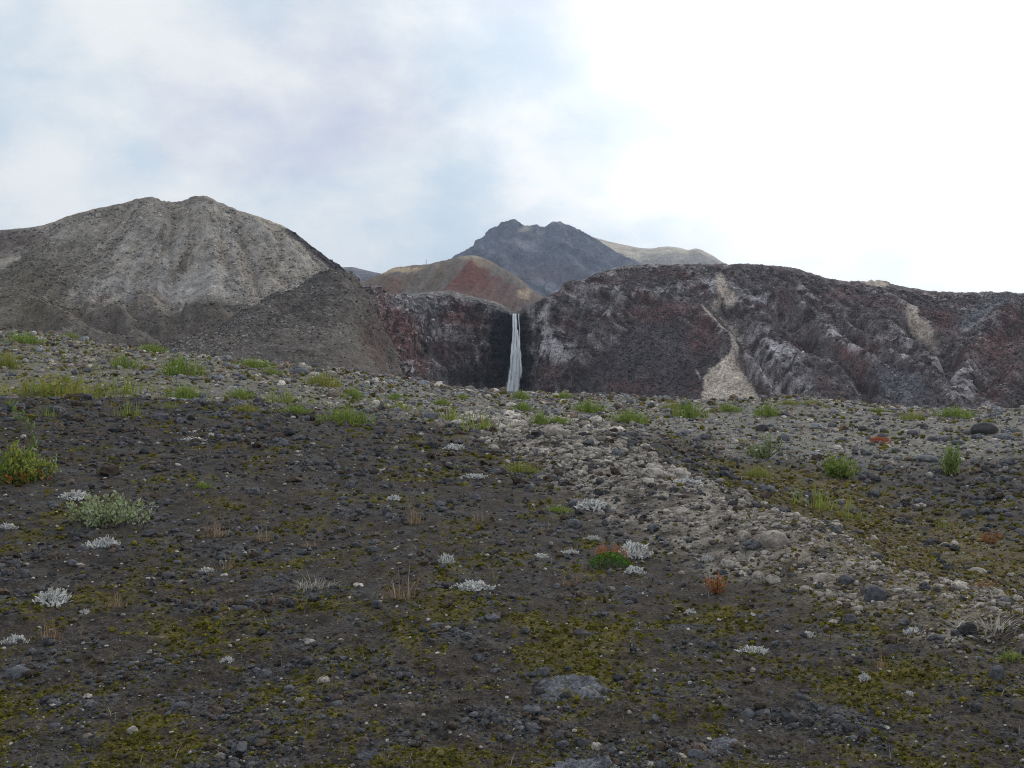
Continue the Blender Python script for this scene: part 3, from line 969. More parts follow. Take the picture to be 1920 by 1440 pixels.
def stone_tree(mat, flat_shade, seed0):
    """geometry nodes: one of five rough stone shapes on every point"""
    key = (mat.name, flat_shade, seed0)
    if key in _TREES:
        return _TREES[key]
    ng = bpy.data.node_groups.new('stones_on_points', 'GeometryNodeTree')
    ng.interface.new_socket('Geometry', in_out='INPUT', socket_type='NodeSocketGeometry')
    ng.interface.new_socket('Geometry', in_out='OUTPUT', socket_type='NodeSocketGeometry')
    N, L = ng.nodes, ng.links
    gi, go = N.new('NodeGroupInput'), N.new('NodeGroupOutput')
    join = N.new('GeometryNodeJoinGeometry')
    for k in range(5):
        ico = N.new('GeometryNodeMeshIcoSphere')
        ico.inputs['Radius'].default_value = 1.0
        ico.inputs['Subdivisions'].default_value = 3 if not flat_shade else 2
        pos = N.new('GeometryNodeInputPosition')
        ofs = N.new('ShaderNodeVectorMath')
        ofs.operation = 'ADD'
        ofs.inputs[1].default_value = (seed0 + 7.3 * k, 3.1 * k, 1.7 * k)
        L.new(pos.outputs[0], ofs.inputs[0])
        nz = N.new('ShaderNodeTexNoise')
        nz.inputs['Scale'].default_value = 1.25
        nz.inputs['Detail'].default_value = 4
        nz.inputs['Roughness'].default_value = 0.62
        L.new(ofs.outputs[0], nz.inputs['Vector'])
        sub = N.new('ShaderNodeVectorMath')
        sub.operation = 'SUBTRACT'
        sub.inputs[1].default_value = (0.5, 0.5, 0.5)
        L.new(nz.outputs['Color'], sub.inputs[0])
        scl = N.new('ShaderNodeVectorMath')
        scl.operation = 'SCALE'
        scl.inputs[3].default_value = 2.1
        L.new(sub.outputs[0], scl.inputs[0])
        sp = N.new('GeometryNodeSetPosition')
        L.new(ico.outputs['Mesh'], sp.inputs['Geometry'])
        L.new(scl.outputs[0], sp.inputs['Offset'])
        sh = N.new('GeometryNodeSetShadeSmooth')
        sh.inputs['Shade Smooth'].default_value = not flat_shade
        L.new(sp.outputs[0], sh.inputs[0])
        sm = N.new('GeometryNodeSetMaterial')
        sm.inputs['Material'].default_value = mat
        L.new(sh.outputs[0], sm.inputs['Geometry'])
        g2i = N.new('GeometryNodeGeometryToInstance')
        L.new(sm.outputs[0], g2i.inputs[0])
        L.new(g2i.outputs[0], join.inputs[0])

    def attr(name, t):
        n = N.new('GeometryNodeInputNamedAttribute')
        n.data_type = t
        n.inputs['Name'].default_value = name
        return n.outputs[0]
    iop = N.new('GeometryNodeInstanceOnPoints')
    L.new(gi.outputs[0], iop.inputs['Points'])
    L.new(join.outputs[0], iop.inputs['Instance'])
    iop.inputs['Pick Instance'].default_value = True
    L.new(attr('idx', 'INT'), iop.inputs['Instance Index'])
    e2r = N.new('FunctionNodeEulerToRotation')
    L.new(attr('rot', 'FLOAT_VECTOR'), e2r.inputs[0])
    L.new(e2r.outputs[0], iop.inputs['Rotation'])
    L.new(attr('scl', 'FLOAT_VECTOR'), iop.inputs['Scale'])
    L.new(iop.outputs[0], go.inputs[0])
    _TREES[key] = ng
    return ng


def scatter_stones(name, pos, size, col, mat, flat=(0.45, 0.8), label=None, sink=0.2, flat_shade=False, seed=0.0):
    """uncountable small stones: instances on a cloud of points"""
    n = len(pos)
    sc = np.stack([rng.uniform(0.7, 1.3, n), rng.uniform(0.6, 1.0, n), rng.uniform(flat[0], flat[1], n)], -1) * size[:, None]
    rot = np.stack([rng.normal(0, 0.25, n), rng.normal(0, 0.25, n), rng.uniform(0, 6.283, n)], -1)
    P = pos.copy()
    P[:, 2] += sc[:, 2] * (1 - 2 * sink) * 0.6
    me = bpy.data.meshes.new(name)
    me.vertices.add(n)
    me.vertices.foreach_set('co', P.astype(np.float32).ravel())
    for nm, t, f, v in (('rot', 'FLOAT_VECTOR', 'vector', rot), ('scl', 'FLOAT_VECTOR', 'vector', sc)):
        me.attributes.new(nm, t, 'POINT').data.foreach_set(f, v.astype(np.float32).ravel())
    me.attributes.new('idx', 'INT', 'POINT').data.foreach_set('value', rng.integers(0, 5, n).astype(np.int32))
    c4 = np.ones((n, 4), np.float32)
    c4[:, :3] = np.clip(col, 0.005, 0.85)
    me.attributes.new('col', 'FLOAT_COLOR', 'POINT').data.foreach_set('color', c4.ravel())
    me.materials.append(mat)
    o = add(name, me, kind='stuff', label=label)
    md = o.modifiers.new('stones', 'NODES')
    md.node_group = stone_tree(mat, flat_shade, seed)
    return o


def ground_samples(n, dmin=3.4, dmax=78, p_far=0.4):
    inv = rng.uniform(1 / dmax, 1 / dmin, n)
    D = 1 / inv
    far = rng.random(n) < p_far
    D[far] = np.exp(rng.uniform(math.log(13), math.log(dmax), far.sum()))
    px = rng.uniform(-160, 2080, n)
    X = (px - 960) / F * D
    return X, D, px


def stone_colours(n, pale_p, zon):
    c = np.empty((n, 3))
    u = rng.random(n)
    dark = np.array([0.082, 0.081, 0.085]) * rng.uniform(0.55, 1.6, n)[:, None]
    brown = np.array([0.085, 0.064, 0.050]) * rng.uniform(0.6, 1.5, n)[:, None]
    pale = np.array([0.34, 0.30, 0.26]) * rng.uniform(0.45, 1.35, n)[:, None] * (1 - 0.35 * zon[:, None])
    c[:] = np.where((rng.random(n) < 0.35)[:, None], brown, dark)
    return np.where((u < pale_p)[:, None], pale, c)


def build_gravel():
    n = 130000
    X, Y, px = ground_samples(n)
    z = zones(X, Y)
    dens = 0.22 + 0.62 * sstep(z['n2'] + 0.5 * z['n1'], -0.1, 0.3) + 0.8 * z['pale'] + 0.25 * z['crest'] - 0.35 * z['moss'] - 0.3 * z['gully']
    keep = rng.random(n) < dens
    X, Y = X[keep], Y[keep]
    z = {k: v[keep] for k, v in z.items()}
    n = len(X)
    pp = np.clip(0.035 + 0.68 * z['pale'] + 0.22 * z['crest'] + 0.25 * z['gully'], 0, 0.85)
    cr = z['crest'] * (1 - z['pale'])
    col = stone_colours(n, pp, cr)
    col *= (1 + 1.2 * z['crest'])[:, None]
    s = np.exp(rng.normal(-0.45, 0.6, n)) * (1 - 0.15 * z['pale'])
    size = np.clip(s, 0.25, 3.4) * Y * 0.0021 * (1 - 0.25 * cr) * (1 + 0.25 * z['pale']) * (0.8 + 0.45 * sstep(z['n2'] + 0.5 * z['n1'], 0.0, 0.4))
    pos = np.stack([X, Y, ground_z(X, Y, True)], -1)
    scatter_stones('gravel', pos, size, col, M_gravel, label='loose dark gravel and small pale pebbles over the ground')
    # bright specks of pumice, only a couple of centimetres across
    n = 2600
    X, Y, px = ground_samples(n, p_far=0.15)
    pos = np.stack([X, Y, ground_z(X, Y, True) + 0.003], -1)
    col = np.array([0.42, 0.40, 0.36]) * rng.uniform(0.5, 1.3, n)[:, None]
    scatter_stones('pumice_chips', pos, np.clip(np.exp(rng.normal(0, 0.4, n)), 0.4, 2) * Y * 0.0011, col, M_gravel, label='tiny pale pumice chips strewn over the dark ground')


def build_scree():
    for label, dens, br, smin, nm in (('grey scree dome rising on the left', 13000, 1.2, 0.8, 'scree dome'), ('dark grey talus slope below the scree dome, left of the gorge', 9000, 1.5, 0.85, 'talus slope'),
                                      ('long dark rocky ridge with pale ash fans right of the waterfall', 22000, 1.25, 0.85, 'dark ridge'), ('dark reddish cliff left of the waterfall', 5000, 1.4, 0.9, 'left cliff')):
        P, col = HILLS[label]
        R, Cn = P.shape[:2]
        k = rng.integers(0, int(R * 0.84), dens * 3), rng.integers(0, Cn, dens * 3)
        pts, cc = P[k], col[k]
        n = normals(P)[k]
        up = np.clip(np.abs(n[:, 2]), 0, 1)
        px, py = px_of(pts)
        w = (up ** 1.0) * np.where(cc.mean(1) < 0.25, 1.0, 0.15) * (py < 790) * (px > -150) * (px < 2080)
        keep = rng.random(len(pts)) < w
        pts, cc = pts[keep][:dens], cc[keep][:dens]
        m = len(pts)
        cl = sstep(fbm(pts * 0.035 + 3, 4), 0.02, 0.32)
        f = np.where(rng.random(m) < 0.08 + 0.5 * cl, rng.uniform(1.5, 2.9, m), rng.uniform(0.62, 1.2, m)) * br / 1.3
        cc = cc.mean(1, keepdims=True) * 0.4 + cc * 0.6
        cc = cc * f[:, None]
        size = np.clip(np.exp(rng.normal(0, 0.45, m)), 0.4, 2.6) * pts[:, 1] * 0.00085 * smin
        scatter_stones('scree_rocks', pts, size, cc, M_rubble, flat_shade=True, label='loose rocks lying over the ' + nm)


build_gravel()
build_scree()

# ------------------------------------------------------------------ moss cushions and fine dry stalks (uncountable)
def blades_mesh(base, height, width, lean, az, segs=2, curve=0.6):
    """tapered bent blades; all arguments are arrays over the blades"""
    n = len(base)
    ts = np.linspace(0, 1, segs + 1)
    d = np.stack([np.cos(az), np.sin(az), 0 * az], -1)
    side = np.stack([-np.sin(az), np.cos(az), 0 * az], -1)
    V = []
    for t in ts[:-1]:
        ctr = base + np.array([0, 0, 1.0]) * (height * t * (1 - 0.25 * lean * t))[:, None] + d * (height * lean * (t * (1 - curve) + curve * t * t))[:, None]
        w = (width * (1 - 0.6 * t))[:, None] * 0.5
        V += [ctr - side * w, ctr + side * w]
    V.append(base + np.array([0, 0, 1.0]) * (height * (1 - 0.25 * lean))[:, None] + d * (height * lean)[:, None])
    k = len(V)
    V = np.stack(V, 1).reshape(-1, 3)
    o = (np.arange(n) * k)[:, None]
    quads = np.concatenate([o + np.array([[2 * i, 2 * i + 1, 2 * i + 3, 2 * i + 2]]) for i in range(segs - 1)]) if segs > 1 else np.zeros((0, 4), int)
    tris = o + np.array([[2 * segs - 2, 2 * segs - 1, 2 * segs]])
    return V, [quads, tris], k


def build_moss():
    n = 170000
    X, Y, px = ground_samples(n, p_far=0.22)
    z = zones(X, Y)
    w = z['moss'] * 1.0 + 0.45 * z['gully'] + 0.015
    keep = rng.random(n) < w
    X, Y, mo, gu = X[keep], Y[keep], z['moss'][keep], z['gully'][keep]
    n = len(X)
    pos = np.stack([X, Y, ground_z(X, Y, True) - 0.002], -1)
    pal = np.array([[0.085, 0.085, 0.016], [0.150, 0.125, 0.018], [0.120, 0.110, 0.016], [0.075, 0.062, 0.020]])
    col = pal[rng.integers(0, 4, n)] * rng.uniform(0.6, 1.35, n)[:, None]
    col = np.where((gu > 0.4)[:, None] & (rng.random(n) < 0.5)[:, None], np.array([0.20, 0.15, 0.06]), col)
    size = np.clip(np.exp(rng.normal(0, 0.45, n)), 0.35, 2.4) * Y * 0.00125
    scatter_stones('moss', pos, size, col, M_moss, flat=(0.4, 0.9), seed=50.0, flat_shade=True, label='olive yellow moss cushions covering patches of the ground')


def build_herbs():
    n = 16000
    X, Y, px = ground_samples(n, p_far=0.8)
    z = zones(X, Y)
    left = (1 - sstep(z['px'], 300, 1000))
    w = z['crest'] * (0.22 + 0.75 * left) * sstep(z['n2'] + z['n1'], -0.1, 0.35) + 0.25 * z['gully'] * sstep(z['n2'], -0.2, 0.3)
    keep = rng.random(n) < w
    X, Y = X[keep], Y[keep]
    n = len(X)
    k = 5
    X, Y = np.repeat(X, k) + rng.normal(0, 0.08, n * k), np.repeat(Y, k) + rng.normal(0, 0.08, n * k)
    base = np.stack([X, Y, ground_z(X, Y) - 0.01], -1)
    h = rng.uniform(0.05, 0.17, n * k) * np.clip(Y / 30, 0.3, 1.2)
    V, f, kk = blades_mesh(base, h, h * 0.10 + Y * 0.0002, rng.uniform(0.1, 0.8, n * k), rng.uniform(0, 6.28, n * k))
    pal = np.array([[0.20, 0.22, 0.05], [0.16, 0.21, 0.05], [0.26, 0.21, 0.09], [0.14, 0.18, 0.04]])
    col = np.repeat(pal[rng.integers(0, 4, n)], k, 0) * rng.uniform(0.7, 1.3, n * k)[:, None]
    add('low_herbs', mesh_from('low_herbs', V, f, M_leaf, np.repeat(col, kk, 0)), kind='stuff', label='sparse yellow green herbs spread over the stony crest and gully')


def build_stalks():
    n = 9000
    X, Y, px = ground_samples(n, p_far=0.35)
    z = zones(X, Y)
    keep = rng.random(n) < (0.35 + 0.6 * z['gully'] + 0.3 * z['crest'])
    X, Y = X[keep], Y[keep]
    n = len(X)
    base = np.stack([X, Y, ground_z(X, Y, True) - 0.01], -1)
    h = rng.uniform(0.02, 0.06, n) * (1 + Y * 0.06)
    V, f, k = blades_mesh(base, h, h * 0.07 + Y * 0.0002, rng.uniform(0.1, 1.1, n), rng.uniform(0, 6.28, n))
    pal = np.array([[0.20, 0.15, 0.10], [0.14, 0.085, 0.05], [0.13, 0.14, 0.045], [0.27, 0.24, 0.19]])
    col = pal[rng.integers(0, 4, n)] * rng.uniform(0.6, 1.2, n)[:, None]
    me = mesh_from('dry_stalks', V, f, M_dry, np.repeat(col, k, 0))
    add('dry_stalks', me, kind='stuff', label='short dry stalks scattered thinly over the ground')


build_moss()
build_stalks()
build_herbs()

# ------------------------------------------------------------------ the waterfall
def water_material(name, lo, hi, scale, albedo):
    m = bpy.data.materials.new(name)
    m.use_nodes = True
    N, L = m.node_tree.nodes, m.node_tree.links
    b = N['Principled BSDF']
    b.inputs['Base Color'].default_value = (*albedo, 1)
    b.inputs['Roughness'].default_value = 0.55
    geo = N.new('ShaderNodeNewGeometry')
    mp = N.new('ShaderNodeVectorMath')
    mp.operation = 'MULTIPLY'
    mp.inputs[1].default_value = (scale, 0.2, scale * 0.17)
    L.new(geo.outputs['Position'], mp.inputs[0])
    nz = N.new('ShaderNodeTexNoise')
    nz.inputs['Scale'].default_value = 1.0
    nz.inputs['Detail'].default_value = 4
    nz.inputs['Roughness'].default_value = 0.6
    nz.inputs['Distortion'].default_value = 0.3
    L.new(mp.outputs[0], nz.inputs[0])
    at = N.new('ShaderNodeAttribute')
    at.attribute_name = 'fade'
    s = N.new('ShaderNodeMath')
    s.operation = 'MULTIPLY_ADD'
    s.inputs[1].default_value = 0.55
    mr = N.new('ShaderNodeMapRange')
    mr.interpolation_type = 'SMOOTHSTEP'
    mr.inputs[1].default_value, mr.inputs[2].default_value = lo, hi
    L.new(at.outputs['Fac'], s.inputs[0])
    L.new(nz.outputs[0], s.inputs[2])
    L.new(s.outputs[0], mr.inputs[0])
    na = N.new('ShaderNodeVectorMath')
    na.inputs[1].default_value = (0, 0, 0.9)
    L.new(geo.outputs['Normal'], na.inputs[0])
    nn = N.new('ShaderNodeVectorMath')
    nn.operation = 'NORMALIZE'
    L.new(na.outputs[0], nn.inputs[0])
    L.new(nn.outputs[0], b.inputs['Normal'])
    tr = N.new('ShaderNodeBsdfTransparent')
    tl = N.new('ShaderNodeBsdfTranslucent')
    tl.inputs[0].default_value = (*albedo, 1)
    foam = N.new('ShaderNodeMixShader')
    foam.inputs[0].default_value = 0.08
    L.new(b.outputs[0], foam.inputs[1])
    L.new(tl.outputs[0], foam.inputs[2])
    mx = N.new('ShaderNodeMixShader')
    L.new(mr.outputs[0], mx.inputs[0])
    L.new(tr.outputs[0], mx.inputs[1])
    L.new(foam.outputs[0], mx.inputs[2])
    L.new(mx.outputs[0], N['Material Output'].inputs[0])
    return m


def water_sheet(name, edges, parent, mat, dofs, nu=26, nv=150, bulge=3.0, soft=0.3, origin=(0, 0, 0)):
    """edges: (py, left px, right px) down the fall"""
    e = np.array(edges, float)
    py = np.linspace(e[0, 0], e[-1, 0], nv)
    l, r = pch(py, e[:, 0], e[:, 1]), pch(py, e[:, 0], e[:, 2])
    u = np.linspace(0, 1, nu)
    v = (py - py[0]) / (py[-1] - py[0])
    PX = l[:, None] + (r - l)[:, None] * u[None]
    D = 357.2 - dofs - bulge * (v[:, None] ** 1.3) - 1.0 * np.sin(np.pi * u)[None] * (0.3 + v[:, None])
    X = (PX - 960) / F * D
    Z = EYE + (720 - py[:, None]) / F * D
    P = np.stack([X, D, Z + 0 * X], -1)
    w = pnoise(P * np.array([1.6, 0.3, 0.16]) + 3 * dofs)
    P[..., 1] -= 0.5 * w
    P[..., 0] += 0.25 * pnoise(P * np.array([0.4, 0.2, 0.3]) + 9)
    me = mesh_from(name, P - np.array(origin), grid_faces(nv, nu), mat, np.array([1.0, 1, 1]))
    fade = np.minimum(u, 1 - u)[None] / soft
    fade = np.clip(fade, 0, 1) * (1 - 0.5 * sstep(v, 0.85, 1.0))[:, None]
    a = me.attributes.new('fade', 'FLOAT', 'POINT')
    a.data.foreach_set('value', fade.astype(np.float32).ravel())
    return add(name, me, parent=parent)


def build_waterfall():
    org = (0.9, 353.0, -4.0)
    root = add('waterfall', None, loc=org, label='tall narrow white waterfall dropping over the dark cliff', cat='waterfall')
    m1 = water_material('white_water', 0.64, 0.98, 2.0, (0.98, 0.985, 0.99))
    m2 = water_material('thin_water', 0.80, 1.10, 1.8, (0.92, 0.94, 0.96))
    m3 = water_material('spray_water', 0.62, 1.5, 0.45, (0.85, 0.88, 0.92))
    water_sheet('veil', [(590, 961, 970), (610, 960.5, 971), (640, 959, 975), (660, 956, 978), (690, 953, 979), (715, 949, 978), (735, 946, 976), (760, 943, 974)], root, m2, 0.4, origin=org)
    strands = [
        [(588, 960.5, 966), (610, 960, 966), (640, 958.5, 965), (660, 956.5, 964), (690, 954.5, 961), (715, 951.5, 959), (740, 947, 956), (762, 945, 954)],
        [(588, 964, 970), (610, 964, 970.5), (640, 963, 970), (660, 962, 969.5), (690, 960, 967.5), (715, 958, 966), (740, 954.5, 964), (762, 953, 963)],
        [(618, 969, 972), (640, 968.5, 975), (660, 968, 977), (690, 966.5, 977.5), (715, 965, 976.5), (740, 962, 973.5), (762, 960, 972)],
        [(588, 971, 974), (605, 972.3, 974.6), (625, 973, 975.3), (650, 972.5, 976), (690, 974, 979), (710, 975, 979)],
    ]
    for k, e in enumerate(strands):
        water_sheet('strand', e, root, m1, 1.0 + 0.5 * k, nu=12, soft=0.35, origin=org)
    water_sheet('spray', [(650, 955, 980), (680, 949, 983), (715, 943, 984), (740, 934, 984), (765, 926, 986)], root, m3, 3.4, soft=0.5, origin=org)
    # the stream that feeds it, in its channel behind the lip
    ys = np.linspace(356.4, 440, 40)
    c = 1.0 + 0.8 * np.sin(ys * 0.05)
    z = EYE + (720 - 590.2) / F * ys
    half = 1.6
    V = np.concatenate([np.stack([c - half, ys, z], -1), np.stack([c + half, ys, z], -1)]) - np.array(org)
    k = np.arange(39)
    me = mesh_from('stream', V, np.stack([k, k + 1, k + 41, k + 40], -1), m1, np.array([1.0, 1, 1]))
    me.attributes.new('fade', 'FLOAT', 'POINT').data.foreach_set('value', np.full(80, 0.9, np.float32))
    add('stream', me, parent=root)


build_waterfall()

# ------------------------------------------------------------------ boulders and countable stones
STONE_COL = {
    'pale': (0.34, 0.295, 0.25), 'tan': (0.24, 0.19, 0.15), 'white': (0.42, 0.38, 0.34), 'grey': (0.13, 0.13, 0.135), 'blue': (0.100, 0.101, 0.110),
    'dark': (0.070, 0.066, 0.067), 'black': (0.042, 0.040, 0.040), 'crust': (0.115, 0.114, 0.121),
}


def stone_mesh(name, base, colour, seed, rough=0.35, blocky=0.0, crust=False):
    bv, bf = base
    d = 1 + rough * fbm(bv * 0.9 + seed, 3) + 0.12 * rough * fbm(bv * 4 + seed, 3)
    V = bv * d[:, None]
    if blocky:
        for k in range(7):
            nrm = np.random.default_rng(int(seed * 10) + k).normal(size=3)
            nrm /= np.linalg.norm(nrm)
            h = V @ nrm
            lim = 0.72 + 0.1 * (k % 3)
            V = V - np.maximum(h - lim, 0)[:, None] * nrm * blocky
    if crust:
        b = ridged(V * np.array([2.4, 3.6, 1.0]) + seed + 0.5 * fbm(V * 2 + seed, 3)[:, None], 5, 0.65)
        V = V * (1 + 0.34 * b + 0.16 * fbm(V * 6 + seed, 4, 0.6))[:, None]
    c = np.array(STONE_COL[colour]) * (1 + 0.45 * fbm(V * 2.1 + seed, 4))[:, None]
    c = c + (np.array([0.045, 0.038, 0.03]) - c) * (sstep(fbm(V * 3.3 + seed + 5, 4), 0.12, 0.4) * 0.6)[:, None]
    return mesh_from(name, V, bf, M_stone, np.clip(c, 0.01, 0.8), True)


def vary(rgb_list, n, lo=0.65, hi=1.3):
    pal = np.array(rgb_list)
    return pal[rng.integers(0, len(pal), n)] * rng.uniform(lo, hi, n)[:, None]


def crust_mesh(name, seed, colour):
    """a low outcrop: folded crust over a broken hump, one unit in radius and one tall"""
    nr, na = 70, 220
    r = np.linspace(0, 1.25, nr)
    a = np.linspace(0, 2 * math.pi, na, endpoint=False)
    A, Rr = np.meshgrid(a, r)
    out = 1 + 0.22 * pnoise(np.stack([np.cos(A) * 1.3 + seed, np.sin(A) * 1.3, 0 * A], -1)) + 0.10 * pnoise(np.stack([np.cos(A) * 4 + seed, np.sin(A) * 4, 0 * A], -1))
    X, Y = Rr * out * np.cos(A), Rr * out * np.sin(A)
    P = np.stack([X, Y, 0 * X + seed], -1)
    warp = fbm(P * 1.2 + 5, 3)[..., None]
    fold = ridged(P * np.array([1.5, 3.4, 1]) + 0.7 * warp, 4, 0.55)
    lump = ridged(P * 4.2 + 0.5 * warp + 11, 4, 0.6)
    dome = np.maximum(1 - Rr ** 3.2, -0.9)
    Z = dome * (0.6 + 0.7 * fbm(P * 1.5 + 2, 3)) + (0.30 * fold + 0.26 * lump + 0.10 * fbm(P * 13, 3)) * np.clip(1.25 - Rr, 0, 0.6) / 0.6
    i = np.arange(nr * na).reshape(nr, na)
    j = np.roll(i, -1, axis=1)
    f = np.stack([i[:-1], i[1:], j[1:], j[:-1]], -1).reshape(-1, 4)
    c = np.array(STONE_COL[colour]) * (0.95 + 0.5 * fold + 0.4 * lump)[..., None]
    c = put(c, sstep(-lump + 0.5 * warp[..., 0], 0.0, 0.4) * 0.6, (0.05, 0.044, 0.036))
    c = put(c, sstep(fbm(P * 3 + 31, 4) + 0.4 * (Rr - 0.7), 0.12, 0.35) * 0.7, (0.105, 0.09, 0.018))
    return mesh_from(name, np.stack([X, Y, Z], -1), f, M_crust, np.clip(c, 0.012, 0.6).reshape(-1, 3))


BOULDERS = [  # px, py of the foot, width px, height px, colour, style, label
    (1455, 1029, 50, 38, 'pale', 0, 'large pale pitted round boulder on the near edge of the pale stony strip'),
    (1396, 1013, 24, 20, 'pale', 0, 'small pale boulder just left of the large pale pitted boulder'),
    (1820, 1194, 38, 28, 'black', 0, 'round black boulder against the bleached grass near the right edge'),
    (1755, 1049, 19, 13, 'dark', 0, 'lone dark stone on the yellow mossy gully floor'),
    (1837, 1077, 30, 14, 'pale', 0, 'flat pale stone on the mossy gully floor near the right edge'),
    (1820, 970, 26, 20, 'blue', 1, 'angular blue grey block at the foot of the right cobble bank'),
    (1742, 867, 44, 16, 'grey', 0, 'long flat grey boulder left of the upright bush at far right'),
    (1852, 815, 54, 26, 'dark', 1, 'biggest dark boulder on the far right crest'),
    (1888, 826, 44, 14, 'grey', 0, 'flat grey slab just right of the biggest dark crest boulder'),
    (1430, 809, 26, 15, 'dark', 1, 'dark boulder right behind the sparse grey green bush'),
    (1472, 829, 21, 17, 'grey', 0, 'round light grey cobble beside the sparse grey green bush'),
    (1542, 1093, 34, 18, 'pale', 0, 'pale oval stone with a dark notch below the stony strip'),
    (1451, 1096, 30, 20, 'pale', 1, 'pale lumpy stone in the cluster below the large pale boulder'),
    (1422, 1088, 22, 20, 'pale', 0, 'pale stone at the left of the cluster below the large pale boulder'),
    (1610, 1149, 22, 12, 'pale', 0, 'smooth pale pebble lying alone below the dark boulder cluster'),
    (1645, 1132, 40, 36, 'blue', 1, 'rough blue grey boulder, biggest beside the pale stony strip'),
    (1590, 1099, 32, 22, 'blue', 1, 'tilted blue grey slab left of the rough blue grey boulder'),
    (1513, 1113, 26, 13, 'pale', 0, 'flat pale stone left below the pale oval stone'),
    (1079, 992, 28, 22, 'grey', 1, 'upright angular grey stone in the middle of the dark ground'),
    (1071, 1000, 20, 7, 'grey', 1, 'thin flat slab at the foot of the upright angular grey stone'),
    (697, 1036, 24, 13, 'blue', 0, 'rounded blue grey stone left of the white lichen tufts'),
    (245, 1378, 24, 16, 'white', 1, 'whitish stone at the lower left, brightest stone there'),
    (162, 1388, 20, 12, 'tan', 0, 'tan stone left of the whitish stone at lower left'),
    (333, 1337, 36, 20, 'blue', 1, 'blue grey rock right above the whitish stone at lower left'),
    (28, 1276, 46, 22, 'blue', 0, 'flat blue grey rock at the left edge near the bottom'),
    (1038, 822, 54, 26, 'pale', 0, 'broad pale boulder at the far end of the stony strip'),
    (562, 703, 34, 14, 'grey', 0, 'pale grey boulder on the left crest below the talus slope'),
    (1873, 1278, 32, 34, 'blue', 1, 'wedge shaped blue grey rock near the right edge'),
    (1597, 1172, 26, 20, 'blue', 1, 'small angular blue rock below the rough blue grey boulder'),
    (1433, 1348, 30, 16, 'grey', 0, 'grey stone in the lower right foreground above the crusted rock'),
    (1296, 1188, 80, 22, 'dark', 2, 'low dark rock hump right of the red tipped plant'),
    (1090, 1196, 34, 17, 'dark', 1, 'dark stone above the big crusted grey rock'),
    (1073, 1312, 165, 54, 'crust', 2, 'big low crusted grey rock in the lower centre'),
    (1100, 1475, 165, 70, 'crust', 2, 'crusted grey rock cut by the bottom edge of the picture'),
    (1363, 1408, 80, 28, 'crust', 2, 'low crusted grey rock in the lower right foreground'),
    (150, 1428, 50, 20, 'dark', 2, 'dark rock lump in the bottom left corner'),
    (1310, 1428, 46, 22, 'blue', 1, 'blue grey rock at the bottom edge left of the crusted rock'),
    (690, 1428, 60, 26, 'blue', 2, 'lumpy blue grey rock at the bottom edge left of centre'),
    (1690, 1225, 60, 26, 'dark', 2, 'dark broken rock below the right end of the stony strip'),
    (390, 1030, 54, 16, 'dark', 2, 'flat dark rock beside the reddish dry grass'),
    (1005, 905, 60, 14, 'dark', 2, 'flat dark rock by the yellow green mat in mid ground'),
    (1225, 838, 60, 16, 'dark', 2, 'dark rock ledge on the left side of the stony strip'),
]


def build_boulders():
    for i, (px, py, w, h, colr, style, label) in enumerate(BOULDERS):
        x, y, z = at_ground(px, py)
        base = ICO3 if w < 100 else icosphere(5)
        if style == 2:
            hw, hh = 0.5 * w / F * y, h / F * y
            root = add('rock', None, loc=(x, y + hw * 0.55, z - 0.14 * hh), label=label, cat='rock')
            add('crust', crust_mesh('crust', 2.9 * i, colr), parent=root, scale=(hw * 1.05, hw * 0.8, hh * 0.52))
            lumps = []
            n = 60 if w > 100 else 26
            bv, bf = ICO1
            for k in range(n):
                aa, rr = random.uniform(0, 6.283), random.uniform(0.45, 1.15)
                lx, ly = rr * hw * math.cos(aa), rr * hw * 0.8 * math.sin(aa)
                sz = hw * random.uniform(0.04, 0.14)
                lz = 0.14 * hh + max(0.0, 1 - rr ** 3) * hh * 0.22
                v = bv * (1 + 0.4 * fbm(bv * 1.1 + 5.3 * k + i, 3))[:, None] * sz * np.array([random.uniform(0.8, 1.3), random.uniform(0.7, 1.1), random.uniform(0.5, 0.9)])
                lumps.append(v + np.array([lx, ly, lz]))
            cc = np.repeat(vary([STONE_COL[colr], (0.07, 0.066, 0.066)], n, 0.7, 1.3), len(bv), 0)
            ff = np.concatenate([bf + k * len(bv) for k in range(n)])
            rub = add('rubble', mesh_from('rubble', np.concatenate(lumps), ff, M_crust, cc), parent=root, kind='stuff')
            continue
        me = stone_mesh('boulder', base, colr, 3.7 * i + 1.3, 0.30 if style != 1 else 0.22, 0.85 if style == 1 else 0.0, style == 2)
        hw = 0.5 * w / F * y
        hh = 0.5 * h / F * y
        sink = 0.25 if style != 2 else 0.5
        add('boulder', me, loc=(x, y + hw * 0.5, z + hh * (1 - 2 * sink)), rotz=random.uniform(-0.5, 0.5),
            scale=(hw, hw * random.uniform(0.7, 0.95), hh * (1.25 if style != 2 else 1.5)), label=label, cat='rock' if style == 2 else 'boulder')


